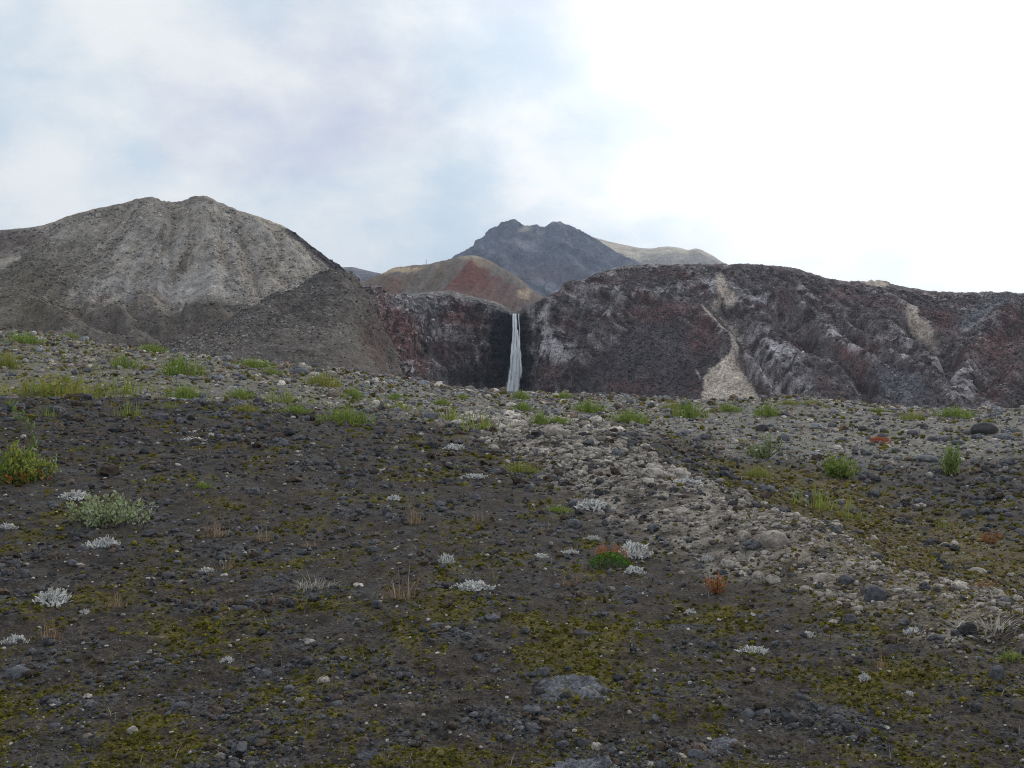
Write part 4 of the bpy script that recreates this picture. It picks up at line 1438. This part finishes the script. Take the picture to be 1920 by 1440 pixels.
def build_stones():
    protos = {}
    for colr in ('pale', 'tan', 'grey', 'blue', 'dark'):
        protos[colr] = [stone_mesh('stone', ICO2, colr, 5.1 * k + len(colr), 0.4, 0.7 * (k % 2)) for k in range(3)]
    fields = [
        ('pale', 90, 'stones of the pale stony strip', 'pale rounded stone, one of many on the diagonal stony strip'),
        ('bank', 90, 'cobbles of the right bank', 'grey cobble, one of many on the bank at the right edge'),
        ('fore', 70, 'dark stones of the foreground', 'dark stone, one of many lying on the dark mossy foreground'),
        ('crest', 45, 'stones on the left crest', 'grey stone, one of many on the grassy crest at left'),
    ]
    for kind, count, group, label in fields:
        made = 0
        while made < count:
            if kind == 'pale':
                t = random.random()
                k = min(int(t * 6), 5)
                f = t * 6 - k
                ax, ay = RIDGE_LINE[k]
                bx, by = RIDGE_LINE[k + 1]
                wd = 2.2 - 1.7 * t
                x, y = ax + (bx - ax) * f + random.gauss(0, wd * 0.4), ay + (by - ay) * f + random.gauss(0, wd * 0.6)
                colr = random.choice(['pale', 'pale', 'tan'])
                w = random.uniform(9, 20)
            else:
                lo, hi, a, b = dict(bank=(1560, 1915, 800, 1010), fore=(10, 1500, 860, 1430), crest=(10, 760, 660, 800))[kind]
                px, py = random.uniform(lo, hi), random.uniform(a, b)
                if kind == 'bank' and py > 880 + (px - 1560) * 0.42:
                    continue
                x, y, _ = at_ground(px, py)
                colr = random.choice(dict(bank=['grey', 'grey', 'blue', 'dark'], fore=['blue', 'dark', 'dark', 'blue'], crest=['grey', 'blue', 'grey'])[kind])
                w = random.uniform(9, 20) if kind != 'fore' else random.uniform(10, 26)
            px = 960 + F * x / y
            if px < 2 or px > 1918 or y < 4.3:
                continue
            z = float(ground_z(x, y))
            s = 0.5 * w / F * y
            add('stone', random.choice(protos[colr]), loc=(x, y, z + 0.25 * s), rotz=random.uniform(0, 6.28),
                scale=(s, s * random.uniform(0.7, 1), s * random.uniform(0.5, 0.8)), label=label, cat='stone', group=group)
            made += 1


build_boulders()
build_stones()

# ------------------------------------------------------------------ plants
GREEN = [(0.19, 0.27, 0.045), (0.25, 0.32, 0.070), (0.15, 0.215, 0.036), (0.28, 0.30, 0.09)]
YGREEN = [(0.27, 0.29, 0.055), (0.22, 0.26, 0.05), (0.30, 0.26, 0.08)]
SILVER = [(0.33, 0.37, 0.21), (0.42, 0.46, 0.30), (0.22, 0.28, 0.10), (0.27, 0.31, 0.14)]
SAGE = [(0.19, 0.25, 0.085), (0.26, 0.31, 0.14), (0.15, 0.20, 0.06)]
TAN = [(0.38, 0.29, 0.19), (0.32, 0.21, 0.13), (0.27, 0.16, 0.10)]
BLEACH = [(0.42, 0.38, 0.32), (0.36, 0.32, 0.27), (0.50, 0.46, 0.41)]
RUST = [(0.46, 0.15, 0.05), (0.52, 0.24, 0.075), (0.34, 0.10, 0.045)]
WHITE = [(0.60, 0.58, 0.54), (0.50, 0.49, 0.47), (0.70, 0.68, 0.63)]


def disc(n, power=0.6):
    a = rng.uniform(0, 6.283, n)
    r = rng.uniform(0, 1, n) ** power
    return r * np.cos(a), r * np.sin(a), r, a


def grass_mesh(name, n, pal, wid=0.045, lean=0.35, ragged=0.5):
    """a clump one unit in radius and one unit tall"""
    x, y, r, a = disc(n)
    lob = 1 + 0.35 * np.sin(a * 3 + rng.uniform(0, 6)) + 0.2 * np.sin(a * 5 + rng.uniform(0, 6))
    base = np.stack([x * lob * 0.85, y * lob * 0.85, 0 * x - 0.05], -1)
    h = (1 - 0.55 * r ** 1.5) * rng.uniform(1 - ragged, 1.1, n)
    V, f, k = blades_mesh(base, h, wid * rng.uniform(0.6, 1.3, n), lean * rng.uniform(0.2, 1.4, n) * (0.4 + r), a + rng.normal(0, 0.8, n), segs=3)
    c = np.repeat(vary(pal, n), k, 0)
    return mesh_from(name, V, f, M_leaf if pal not in (TAN, BLEACH) else M_dry, c)


def tubes(paths, radii, sides=4):
    """paths (n,k,3), radii (n,k): tapered stems, open ended"""
    n, k = paths.shape[:2]
    ang = np.linspace(0, 2 * math.pi, sides, endpoint=False)
    t = np.gradient(paths, axis=1)
    t /= np.maximum(np.linalg.norm(t, axis=-1, keepdims=True), 1e-9)
    ref = np.where(np.abs(t[..., 2:3]) > 0.9, np.array([1.0, 0, 0]), np.array([0, 0, 1.0]))
    u = np.cross(t, ref)
    u /= np.maximum(np.linalg.norm(u, axis=-1, keepdims=True), 1e-9)
    w = np.cross(t, u)
    V = paths[:, :, None] + radii[:, :, None, None] * (np.cos(ang)[None, None, :, None] * u[:, :, None] + np.sin(ang)[None, None, :, None] * w[:, :, None])
    idx = np.arange(n * k * sides).reshape(n, k, sides)
    nx = np.roll(idx, -1, axis=2)
    q = np.stack([idx[:, :-1], nx[:, :-1], nx[:, 1:], idx[:, 1:]], -1).reshape(-1, 4)
    return V.reshape(-1, 3), q


def lichen_mesh(name, n):
    """a crust of stubby pale branchlets, one unit in radius and one tall"""
    x, y, r, a = disc(n, 0.7)
    lob = 1 + 0.3 * np.sin(a * 2 + rng.uniform(0, 6)) + 0.25 * np.sin(a * 5 + rng.uniform(0, 6))
    p0 = np.stack([x * lob * 0.9, y * lob * 0.9, np.maximum(1 - r * r, 0) * rng.uniform(0.0, 0.55, n)], -1)
    d = np.stack([rng.normal(0, 0.13, n), rng.normal(0, 0.13, n), rng.uniform(0.08, 0.42, n)], -1)
    bend = rng.normal(0, 0.09, (n, 3))
    ts = np.array([0, 0.4, 0.75, 1.0])
    paths = p0[:, None] + d[:, None] * ts[None, :, None] + bend[:, None] * (ts * ts)[None, :, None]
    rad = rng.uniform(0.032, 0.06, n)[:, None] * np.array([1.0, 1.2, 1.1, 0.5])[None]
    V, q = tubes(paths, rad, 4)
    c = np.repeat(vary(WHITE, n, 0.6, 1.15), 16, 0)
    return mesh_from(name, V, q, M_lichen, c)


def leaves(P, size, pal, up=0.5, out=None):
    """folded four-cornered leaves at points P"""
    n = len(P)
    d = rng.normal(size=(n, 3))
    if out is not None:
        d = d * 0.6 + out
    d[:, 2] += up
    d /= np.linalg.norm(d, axis=1, keepdims=True)
    s = np.cross(d, rng.normal(size=(n, 3)))
    s /= np.linalg.norm(s, axis=1, keepdims=True)
    m = np.cross(d, s)
    L = (size * rng.uniform(0.6, 1.3, n))[:, None]
    V = np.stack([P, P + d * L * 0.5 + s * L * 0.24 + m * L * 0.06, P + d * L, P + d * L * 0.5 - s * L * 0.24 + m * L * 0.06], 1)
    o = (np.arange(n) * 4)[:, None]
    tri = np.concatenate([o + np.array([[0, 1, 2]]), o + np.array([[0, 2, 3]])])
    return V.reshape(-1, 3), tri, np.repeat(vary(pal, n), 4, 0)


def shrub_parts(n_stem, per, leaf, pal, sprawl=0.8, stem_col=(0.10, 0.085, 0.07)):
    a = rng.uniform(0, 6.283, n_stem)
    reach = rng.uniform(0.25, 1.0, n_stem) * sprawl
    hgt = rng.uniform(0.45, 1.0, n_stem) * (1.1 - 0.45 * reach)
    ts = np.linspace(0, 1, 6)
    wob = rng.normal(0, 0.10, (n_stem, 3))
    paths = np.stack([np.cos(a)[:, None] * reach[:, None] * ts ** 0.8, np.sin(a)[:, None] * reach[:, None] * ts ** 0.8, hgt[:, None] * ts ** 1.3 - 0.04], -1)
    paths = paths + wob[:, None] * np.sin(ts * 3.1)[None, :, None]
    rad = 0.022 * (1.05 - ts)[None] * rng.uniform(0.7, 1.2, n_stem)[:, None]
    V, q = tubes(paths, rad, 4)
    stem = mesh_from('stem', V, q, M_bark, np.array(stem_col))
    m = n_stem * per
    si = np.repeat(np.arange(n_stem), per)
    t = rng.uniform(0.22, 1.0, m) * 5
    k = np.minimum(t.astype(int), 4)
    f = (t - k)[:, None]
    P = paths[si, k] * (1 - f) + paths[si, k + 1] * f + rng.normal(0, 0.05, (m, 3))
    V, tri, c = leaves(P, leaf * np.ones(m), pal, 0.7)
    fol = mesh_from('foliage', V, tri, M_leaf, c)
    return fol, stem


def leafy_clump(name, n, m, pal):
    """thin blades with short leaves among them"""
    x, y, r, a = disc(n)
    p = rng.uniform(0, 6.28, 2)
    lob = 1 + 0.3 * np.sin(a * 3 + p[0]) + 0.2 * np.sin(a * 5 + p[1])
    base = np.stack([x * lob * 0.85, y * lob * 0.85, 0 * x - 0.05], -1)
    h = (1 - 0.5 * r ** 1.5) * rng.uniform(0.4, 1.1, n)
    V1, f, k = blades_mesh(base, h, 0.03 * rng.uniform(0.6, 1.3, n), 0.3 * rng.uniform(0.2, 1.4, n) * (0.4 + r), a + rng.normal(0, 0.8, n), segs=2)
    c1 = np.repeat(vary(pal, n), k, 0)
    i = rng.integers(0, n, m)
    P = base[i] + np.stack([rng.normal(0, 0.05, m), rng.normal(0, 0.05, m), h[i] * rng.uniform(0.1, 0.85, m)], -1)
    V2, t2, c2 = leaves(P, 0.13 * np.ones(m), pal, 0.9)
    return mesh_from(name, np.concatenate([V1, V2]), [f[0], f[1], t2 + len(V1)], M_leaf, np.concatenate([c1, c2]))


PROTO = {
    'green': [leafy_clump('grass_clump', 260, 420, GREEN) for _ in range(4)],
    'ygreen': [leafy_clump('grass_clump', 240, 260, YGREEN) for _ in range(3)],
    'sparse': [grass_mesh('grass_clump', 90, GREEN + YGREEN, wid=0.04, lean=0.5, ragged=0.7) for _ in range(3)],
    'dry': [grass_mesh('dry_grass_tuft', 56, TAN, wid=0.05, lean=1.0, ragged=0.7) for _ in range(4)],
    'bleach': [grass_mesh('dry_grass_tuft', 120, BLEACH, wid=0.05, lean=1.3, ragged=0.6) for _ in range(2)],
    'lichen': [lichen_mesh('lichen_tuft', 420) for _ in range(5)],
}
# kind, px, py of the foot, width px, height px, label
TUFTS = [
    ('green', 33, 646, 74, 24, 'long green grass clump on the crest at the left edge'),
    ('green', 127, 634, 34, 10, 'low green grass clump on the crest right of the left edge clump'),
    ('green', 280, 660, 52, 16, 'dark green grass clump on the crest under the scree dome'),
    ('green', 227, 692, 50, 26, 'green grass clump in the upper left, left of the brightest clump'),
    ('green', 333, 706, 74, 38, 'brightest and bushiest green clump on the left crest'),
    ('ygreen', 8, 692, 44, 34, 'yellow green clump cut by the left edge below the crest'),
    ('sparse', 228, 740, 78, 44, 'loose pale green clump just above the dark ground edge at left'),
    ('green', 342, 748, 64, 26, 'green clump just below the bushiest clump on the left'),
    ('green', 448, 750, 48, 22, 'compact green clump right of the loose pale green clump'),
    ('sparse', 528, 756, 84, 30, 'wide loose green clump left of the centre slope'),
    ('green', 468, 690, 72, 18, 'low wide green clump on the crest below the talus slope'),
    ('green', 506, 703, 36, 14, 'small green clump just right below the low wide crest clump'),
    ('ygreen', 602, 726, 68, 28, 'yellowish green clump on the crest near the pale grey boulder'),
    ('ygreen', 457, 773, 52, 16, 'flat yellow green clump under the compact green clump'),
    ('green', 550, 776, 52, 18, 'green clump under the wide loose clump'),
    ('green', 642, 794, 88, 30, 'large bright green clump left of centre at the top of the dark slope'),
    ('sparse', 315, 768, 42, 16, 'thin yellow green clump on the edge of the dark ground'),
    ('sparse', 240, 782, 48, 34, 'thin upright green clump on the dark ground at left'),
    ('sparse', 88, 784, 34, 24, 'thin green sprig clump on the dark ground near the left edge'),
    ('ygreen', 92, 746, 190, 44, 'broad yellow grass patch above the dark ground edge at far left'),
    ('green', 660, 748, 34, 24, 'small green clump on the crest left of the gorge'),
    ('green', 740, 750, 34, 12, 'low green clump on the crest below the left cliff foot'),
    ('sparse', 695, 757, 40, 14, 'thin green clump between two low crest clumps left of the falls'),
    ('sparse', 740, 768, 74, 20, 'wide thin green clump behind the top of the dark slope'),
    ('green', 827, 760, 34, 13, 'small green clump on the crest left of the waterfall'),
    ('sparse', 838, 788, 76, 30, 'wide grey green clump in the hollow left below the waterfall'),
    ('sparse', 900, 806, 84, 34, 'grassy clump in the bottom of the hollow below the waterfall'),
    ('green', 864, 748, 24, 10, 'tiny green clump on the skyline left of the waterfall foot'),
    ('green', 976, 749, 32, 17, 'bright green clump right at the foot of the waterfall'),
    ('green', 980, 772, 34, 18, 'bright green clump just below the one at the waterfall foot'),
    ('green', 1058, 747, 34, 12, 'low green clump on the skyline right of the waterfall'),
    ('green', 1103, 774, 54, 24, 'green clump below the cliff right of the waterfall'),
    ('green', 1012, 798, 30, 28, 'small dark green bushy clump below the waterfall'),
    ('green', 1044, 796, 48, 16, 'flat green clump touching the small dark green bushy clump'),
    ('green', 1181, 794, 66, 26, 'wide bright clump between the waterfall and the ash fan'),
    ('green', 1293, 786, 60, 32, 'tall bright green clump left of the ash fan foot'),
    ('ygreen', 1266, 769, 44, 14, 'yellow green clump behind the tall bright clump'),
    ('green', 1366, 774, 46, 17, 'low green clump right at the foot of the ash fan'),
    ('green', 1442, 782, 48, 26, 'green clump on the skyline right of the ash fan'),
    ('ygreen', 1481, 759, 34, 10, 'tiny clump on the skyline at the top of the right crest'),
    ('ygreen', 1522, 760, 48, 9, 'low long clump on the top of the right crest'),
    ('green', 1649, 773, 32, 9, 'tiny green clump on the skyline halfway along the right crest'),
    ('ygreen', 1714, 789, 46, 16, 'compact yellow green clump on the right crest'),
    ('green', 1793, 784, 72, 20, 'long deep green clump on the skyline of the right crest'),
    ('ygreen', 1855, 794, 28, 9, 'small green clump above the biggest dark crest boulder'),
    ('ygreen', 1423, 897, 46, 22, 'yellow green tuft on the pale stony strip'),
    ('sparse', 1530, 955, 110, 46, 'thin yellowish grass patch above the mossy gully'),
    ('sparse', 1597, 975, 54, 26, 'thin green grass patch in the mossy gully'),
    ('green', 377, 917, 34, 14, 'small bright green tuft alone on the dark ground at left'),
    ('green', 1047, 963, 48, 14, 'low green mat on the dark ground above the upright grey stone'),
    ('ygreen', 972, 888, 74, 22, 'yellow green leafy mat on the dark ground in mid picture'),
    ('green', 1900, 1242, 44, 18, 'small vivid green tuft at the right edge of the dark ground'),
    ('dry', 777, 985, 36, 38, 'reddish dry grass tuft left of centre on the dark ground'),
    ('dry', 898, 982, 34, 26, 'dry twiggy tuft in the centre of the dark ground'),
    ('dry', 753, 1128, 66, 62, 'tall dry grass tuft, largest on the dark ground'),
    ('dry', 1060, 1102, 26, 18, 'small dry tuft right of the green sprout'),
    ('dry', 1082, 1094, 22, 24, 'small tan tuft left of the red tipped plant'),
    ('dry', 1023, 1000, 30, 22, 'thin dry tuft left of the upright grey stone'),
    ('dry', 403, 1012, 56, 34, 'reddish dry tuft above the flat dark rock at left'),
    ('dry', 492, 1020, 34, 42, 'upright dry tuft right of the reddish dry tuft'),
    ('dry', 424, 1072, 30, 32, 'thin dry tuft beside the small white lichen sprig'),
    ('dry', 583, 1030, 34, 26, 'leaning dry tuft left of centre'),
    ('dry', 215, 1145, 46, 32, 'curled dry tuft right of the white lichen at lower left'),
    ('dry', 90, 1205, 44, 44, 'rusty dry tuft below the white lichen at lower left'),
    ('dry', 1657, 1258, 32, 32, 'pale dry tuft alone in the right foreground'),
    ('bleach', 588, 1112, 74, 30, 'bleached mop of curled dead grass on the dark ground'),
    ('bleach', 1872, 1196, 110, 36, 'wide patch of bleached grass at the right edge'),
    ('sparse', 1772, 992, 24, 28, 'thin yellow stalks in the mossy gully at right'),
    ('lichen', 890, 899, 48, 12, 'flat white lichen patch right below the yellow green mat'),
    ('lichen', 1107, 957, 72, 22, 'wide white lichen patch above the upright grey stone'),
    ('lichen', 737, 940, 32, 13, 'small white lichen patch in the upper middle of the dark ground'),
    ('lichen', 851, 845, 46, 14, 'pinkish white lichen patch high on the dark slope'),
    ('lichen', 1190, 1047, 72, 34, 'large white lichen patch behind the red tipped plant'),
    ('lichen', 1190, 1080, 46, 20, 'white lichen patch in front of the red tipped plant'),
    ('lichen', 836, 1060, 36, 24, 'tilted white lichen tuft left of the green sprout'),
    ('lichen', 883, 1110, 66, 22, 'wide greyish white lichen patch at the foot of the green sprout'),
    ('lichen', 1013, 1048, 34, 10, 'thin white lichen streak between sprout and red tipped plant'),
    ('lichen', 1070, 1041, 30, 12, 'small white lichen sprig left of the red tipped plant'),
    ('lichen', 1113, 1014, 28, 11, 'small white lichen patch above the red tipped plant'),
    ('lichen', 135, 938, 58, 20, 'white lichen patch behind the leafy shrub at left'),
    ('lichen', 190, 1030, 54, 26, 'domed grey white lichen clump below the leafy shrub'),
    ('lichen', 8, 994, 34, 14, 'white lichen patch cut by the left edge'),
    ('lichen', 92, 1138, 72, 34, 'big white lichen clump at lower left'),
    ('lichen', 157, 1154, 22, 12, 'tiny white lichen sprig right of the big lichen clump'),
    ('lichen', 384, 1076, 32, 14, 'small white lichen sprig left of centre'),
    ('lichen', 357, 828, 42, 10, 'white lichen patch on the upper dark ground at left'),
    ('lichen', 24, 1210, 40, 20, 'grey white lichen at the left edge below the big clump'),
    ('lichen', 424, 1245, 28, 14, 'small white lichen sprig in the lower left foreground'),
    ('lichen', 1517, 1198, 26, 16, 'white lichen sprig right of the lower centre'),
    ('lichen', 1418, 1230, 52, 18, 'white lichen patch below the low dark rock hump'),
    ('lichen', 1622, 1283, 26, 20, 'upright white lichen sprig in the lower right'),
    ('lichen', 1713, 1190, 34, 14, 'white lichen on the dark broken rock at right'),
    ('lichen', 1708, 1308, 24, 12, 'tiny white lichen sprig in the right foreground'),
    ('lichen', 1291, 1154, 28, 12, 'white lichen sprig just above the low dark rock hump'),
    ('lichen', 1327, 1056, 26, 16, 'white lichen tuft on a stone above the orange plant'),
    ('lichen', 1285, 910, 60, 16, 'white lichen patch on the upper stony strip'),
]
CATS = dict(green='grass clump', ygreen='grass clump', sparse='grass clump', dry='dry grass', bleach='dry grass', lichen='lichen')
NAMES = dict(green='grass_clump', ygreen='grass_clump', sparse='grass_clump', dry='dry_grass_tuft', bleach='dry_grass_tuft', lichen='lichen_tuft')
GROUPS = dict(green='green clumps on the moraine', ygreen='green clumps on the moraine', sparse='green clumps on the moraine',
              dry='dry grass tufts on the dark ground', bleach='dry grass tufts on the dark ground', lichen='white lichen tufts on the ground')


def build_tufts():
    for kind, px, py, w, h, label in TUFTS:
        x, y, z = at_ground(px, py)
        hw, hh = 0.5 * w / F * y, h / F * y
        depth = min(hw * 0.8, 0.8) if y > 18 else hw * 0.75
        add(NAMES[kind], random.choice(PROTO[kind]), loc=(x, y + depth * 0.5, z), rotz=0.0, scale=(hw * (1.3 if kind != 'lichen' else 1.0), depth, hh * (1.45 if kind != 'lichen' else 1.0)),
            label=label, cat=CATS[kind], group=GROUPS[kind])


def plant(name, px, py, w, h, parts, label, cat, group=None):
    x, y, z = at_ground(px, py)
    hw, hh = 0.5 * w / F * y, h / F * y
    root = add(name, None, loc=(x, y + 0.3 * hw, z), scale=(hw, hw * 0.85, hh), label=label, cat=cat, group=group)
    for pn, me in parts:
        add(pn, me, parent=root)
    return root


def dome_leaves(n, leaf, pal, up=0.8, flat=1.0):
    x, y, r, a = disc(n, 0.55)
    P = np.stack([x * 0.92, y * 0.92, np.sqrt(np.maximum(1 - r * r, 0)) * flat * rng.uniform(0.55, 0.95, n) - 0.05], -1)
    return leaves(P, leaf * np.ones(n), pal, up, np.stack([x, y, 0 * x], -1) * 0.5)


def build_plants():
    f, st = shrub_parts(44, 44, 0.10, SILVER, 1.1)
    plant('leafy_shrub', 196, 990, 156, 80, [('foliage', f), ('stem', st)], 'low leafy grey green willow shrub on the dark ground at left', 'shrub')
    f, st = shrub_parts(40, 56, 0.12, GREEN, 0.9)
    plant('leafy_shrub', 1580, 898, 82, 54, [('foliage', f), ('stem', st)], 'dense bright green shrub on the slope above the mossy gully', 'shrub')
    f, st = shrub_parts(36, 46, 0.11, SAGE + GREEN, 0.8)
    plant('leafy_shrub', 1786, 893, 60, 66, [('foliage', f), ('stem', st)], 'upright green shrub among the cobbles at far right', 'shrub')
    f, st = shrub_parts(34, 26, 0.09, SAGE, 0.95)
    plant('leafy_shrub', 1434, 862, 96, 54, [('foliage', f), ('stem', st)], 'sparse grey green shrub behind the pale stony strip', 'shrub')
    f, st = shrub_parts(24, 26, 0.10, RUST + [(0.12, 0.10, 0.035)], 0.8)
    plant('leafy_shrub', 1862, 1022, 48, 32, [('foliage', f), ('stem', st)], 'brownish orange bush below the cobble bank at the right edge', 'shrub')
    # dense plant cut by the left edge
    fol, lstem = shrub_parts(60, 44, 0.12, GREEN + [(0.40, 0.34, 0.04), (0.10, 0.16, 0.03), (0.26, 0.30, 0.04)], 1.05)
    V, t, c = dome_leaves(90, 0.16, RUST, 0.2, 0.4)
    red = mesh_from('red_leaves', V, t, M_leaf, c)
    ts = np.linspace(0, 1, 8)
    path = np.stack([0.25 - 0.55 * ts + 0.15 * np.sin(ts * 4), 0.2 + 0 * ts, 0.8 + 0.95 * ts], -1)[None]
    Vs, q = tubes(path, 0.02 * (1.2 - ts)[None], 5)
    shoot = mesh_from('shoot', Vs, q, M_bark, np.array([0.12, 0.15, 0.04]))
    P = path[0][rng.integers(0, 8, 60)] + rng.normal(0, 0.05, (60, 3))
    Vl, tl, cl = leaves(P, 0.16 * np.ones(60), SAGE, 0.5)
    sl = mesh_from('shoot_leaves', Vl, tl, M_leaf, cl)
    r = plant('leafy_shrub', 34, 908, 124, 84, [('foliage', fol), ('stem', lstem), ('red_leaves', red)], 'loose bright green leafy bush cut by the left edge of the picture', 'shrub')
    s = add('shoot', shoot, parent=r)
    add('shoot_leaves', sl, parent=s)
    # red tipped plant
    V, t, c = dome_leaves(1300, 0.12, [(0.09, 0.20, 0.028), (0.12, 0.24, 0.03), (0.06, 0.13, 0.02)], 0.6, 0.8)
    fol = mesh_from('foliage', V, t, M_leaf, c)
    x, y, rr, a = disc(34, 0.6)
    base = np.stack([x * 0.85, y * 0.5 + 0.2, 0.55 * np.sqrt(1 - rr * rr)], -1)
    h = rng.uniform(0.4, 0.65, 34)
    pts = (base[:, None] + np.stack([0 * h, 0 * h, h], -1)[:, None] * np.linspace(0.2, 1, 12)[None, :, None]).reshape(-1, 3)
    Vl, tl, cl = leaves(pts, 0.10 * np.ones(len(pts)), RUST, 1.0)
    sp = mesh_from('seed_spikes', Vl, tl, M_leaf, cl)
    plant('cushion_plant', 1145, 1065, 84, 38, [('foliage', fol), ('seed_spikes', sp)], 'green cushion plant with upright red tips between white lichens', 'plant')
    # orange leaved plant
    f, st = shrub_parts(22, 22, 0.16, RUST + RUST + [(0.10, 0.15, 0.03)], 0.85)
    plant('leafy_plant', 1345, 1116, 58, 44, [('foliage', f), ('stem', st)], 'orange leaved little plant on the dark ground right of centre', 'plant')
    V, t, c = dome_leaves(700, 0.15, [(0.42, 0.11, 0.05), (0.48, 0.16, 0.06), (0.30, 0.08, 0.045)], 0.9, 0.9)
    fol = mesh_from('foliage', V, t, M_leaf, c)
    V, t, c = dome_leaves(50, 0.14, YGREEN, 0.8, 0.5)
    lo = mesh_from('green_leaves', V, t, M_leaf, c)
    plant('cushion_plant', 1650, 834, 48, 16, [('foliage', fol), ('green_leaves', lo)], 'bright rust red cushion plant on the right bank', 'plant')
    f, st = shrub_parts(20, 16, 0.13, RUST + TAN, 0.9)
    plant('leafy_plant', 1846, 1112, 56, 32, [('foliage', f), ('stem', st)], 'rusty low plant in the mossy gully near the right edge', 'plant')
    # the sprout: a few blades and one long stalk
    b = np.zeros((5, 3))
    V, f, k = blades_mesh(b, np.array([0.35, 0.4, 0.3, 0.25, 0.45]), np.array([0.14, 0.12, 0.12, 0.1, 0.1]), np.array([0.9, 1.2, 0.6, 1.4, 0.5]), np.array([0.2, 0.5, 3.0, 5.8, 2.4]), segs=4)
    bl = mesh_from('blade', V, f, M_leaf, np.repeat(vary([(0.22, 0.30, 0.02)], 5, 0.8, 1.2), k, 0))
    V, f, k = blades_mesh(np.zeros((1, 3)), np.array([1.05]), np.array([0.09]), np.array([0.45]), np.array([3.3]), segs=8)
    stl = mesh_from('stalk', V, f, M_leaf, np.array([0.28, 0.26, 0.05]))
    plant('grass_sprout', 927, 1097, 44, 62, [('blade', bl), ('stalk', stl)], 'single yellow green sprout with one long stalk in the centre', 'sprout')
    # stalk with a pale flower head
    Vs, q = tubes(np.stack([0.2 * ts, 0 * ts, ts], -1)[None], np.full((1, 8), 0.05), 4)
    stl = mesh_from('stalk', Vs, q, M_bark, np.array([0.20, 0.24, 0.05]))
    P = np.array([0.2, 0, 1.0]) + rng.normal(0, 0.16, (40, 3)) * np.array([1, 1, 0.4])
    Vl, tl, cl = leaves(P, 0.2 * np.ones(40), WHITE, 0.6)
    hd = mesh_from('flower_head', Vl, tl, M_lichen, cl)
    plant('flower_stalk', 1858, 1150, 22, 34, [('stalk', stl), ('flower_head', hd)], 'yellow stalk with a whitish flower head near the right edge', 'flower')
    # a thin marker pole on the red hill and a white rock on the ridge
    D = 636
    zt = EYE + (720 - 490) / F * D
    Vs, q = tubes(np.stack([0 * ts, 0 * ts, ts * 5.5], -1)[None], np.full((1, 8), 0.16), 8)
    add('pole', mesh_from('pole', Vs, q, M_bark, np.array([0.07, 0.065, 0.07])), loc=((799 - 960) / F * D, D, zt - 4.2), label='thin dark pole on the crest of the red and tan hill', cat='pole')
    D = 371
    add('boulder', stone_mesh('boulder', ICO2, 'white', 77.0, 0.3), loc=((1271 - 960) / F * D, D, EYE + (720 - 498.5) / F * D), scale=(0.75, 0.6, 0.7),
        label='tiny white boulder on the skyline of the dark ridge', cat='boulder')


build_tufts()
build_plants()

# ------------------------------------------------------------------ the air
def build_haze():
    m = bpy.data.materials.new('haze')
    m.use_nodes = True
    N, L = m.node_tree.nodes, m.node_tree.links
    N.remove(N['Principled BSDF'])
    v = N.new('ShaderNodeVolumePrincipled')
    v.inputs['Color'].default_value = (0.66, 0.80, 1.0, 1)
    v.inputs['Density'].default_value = HAZE
    v.inputs['Anisotropy'].default_value = 0.2
    L.new(v.outputs[0], N['Material Output'].inputs['Volume'])
    lo, hi = np.array([-4600.0, -4600, -8.0]), np.array([4600.0, 4600, 345.0])
    V = np.array([[(lo, hi)[i][0], (lo, hi)[j][1], (lo, hi)[k][2]] for i in (0, 1) for j in (0, 1) for k in (0, 1)])
    f = np.array([(0, 1, 3, 2), (4, 6, 7, 5), (0, 4, 5, 1), (2, 3, 7, 6), (0, 2, 6, 4), (1, 5, 7, 3)])
    add('haze', mesh_from('haze', V, f, m, None, False), kind='stuff', label='thin pale air between the viewer and the far mountains')


HAZE = 0.00013
build_haze()
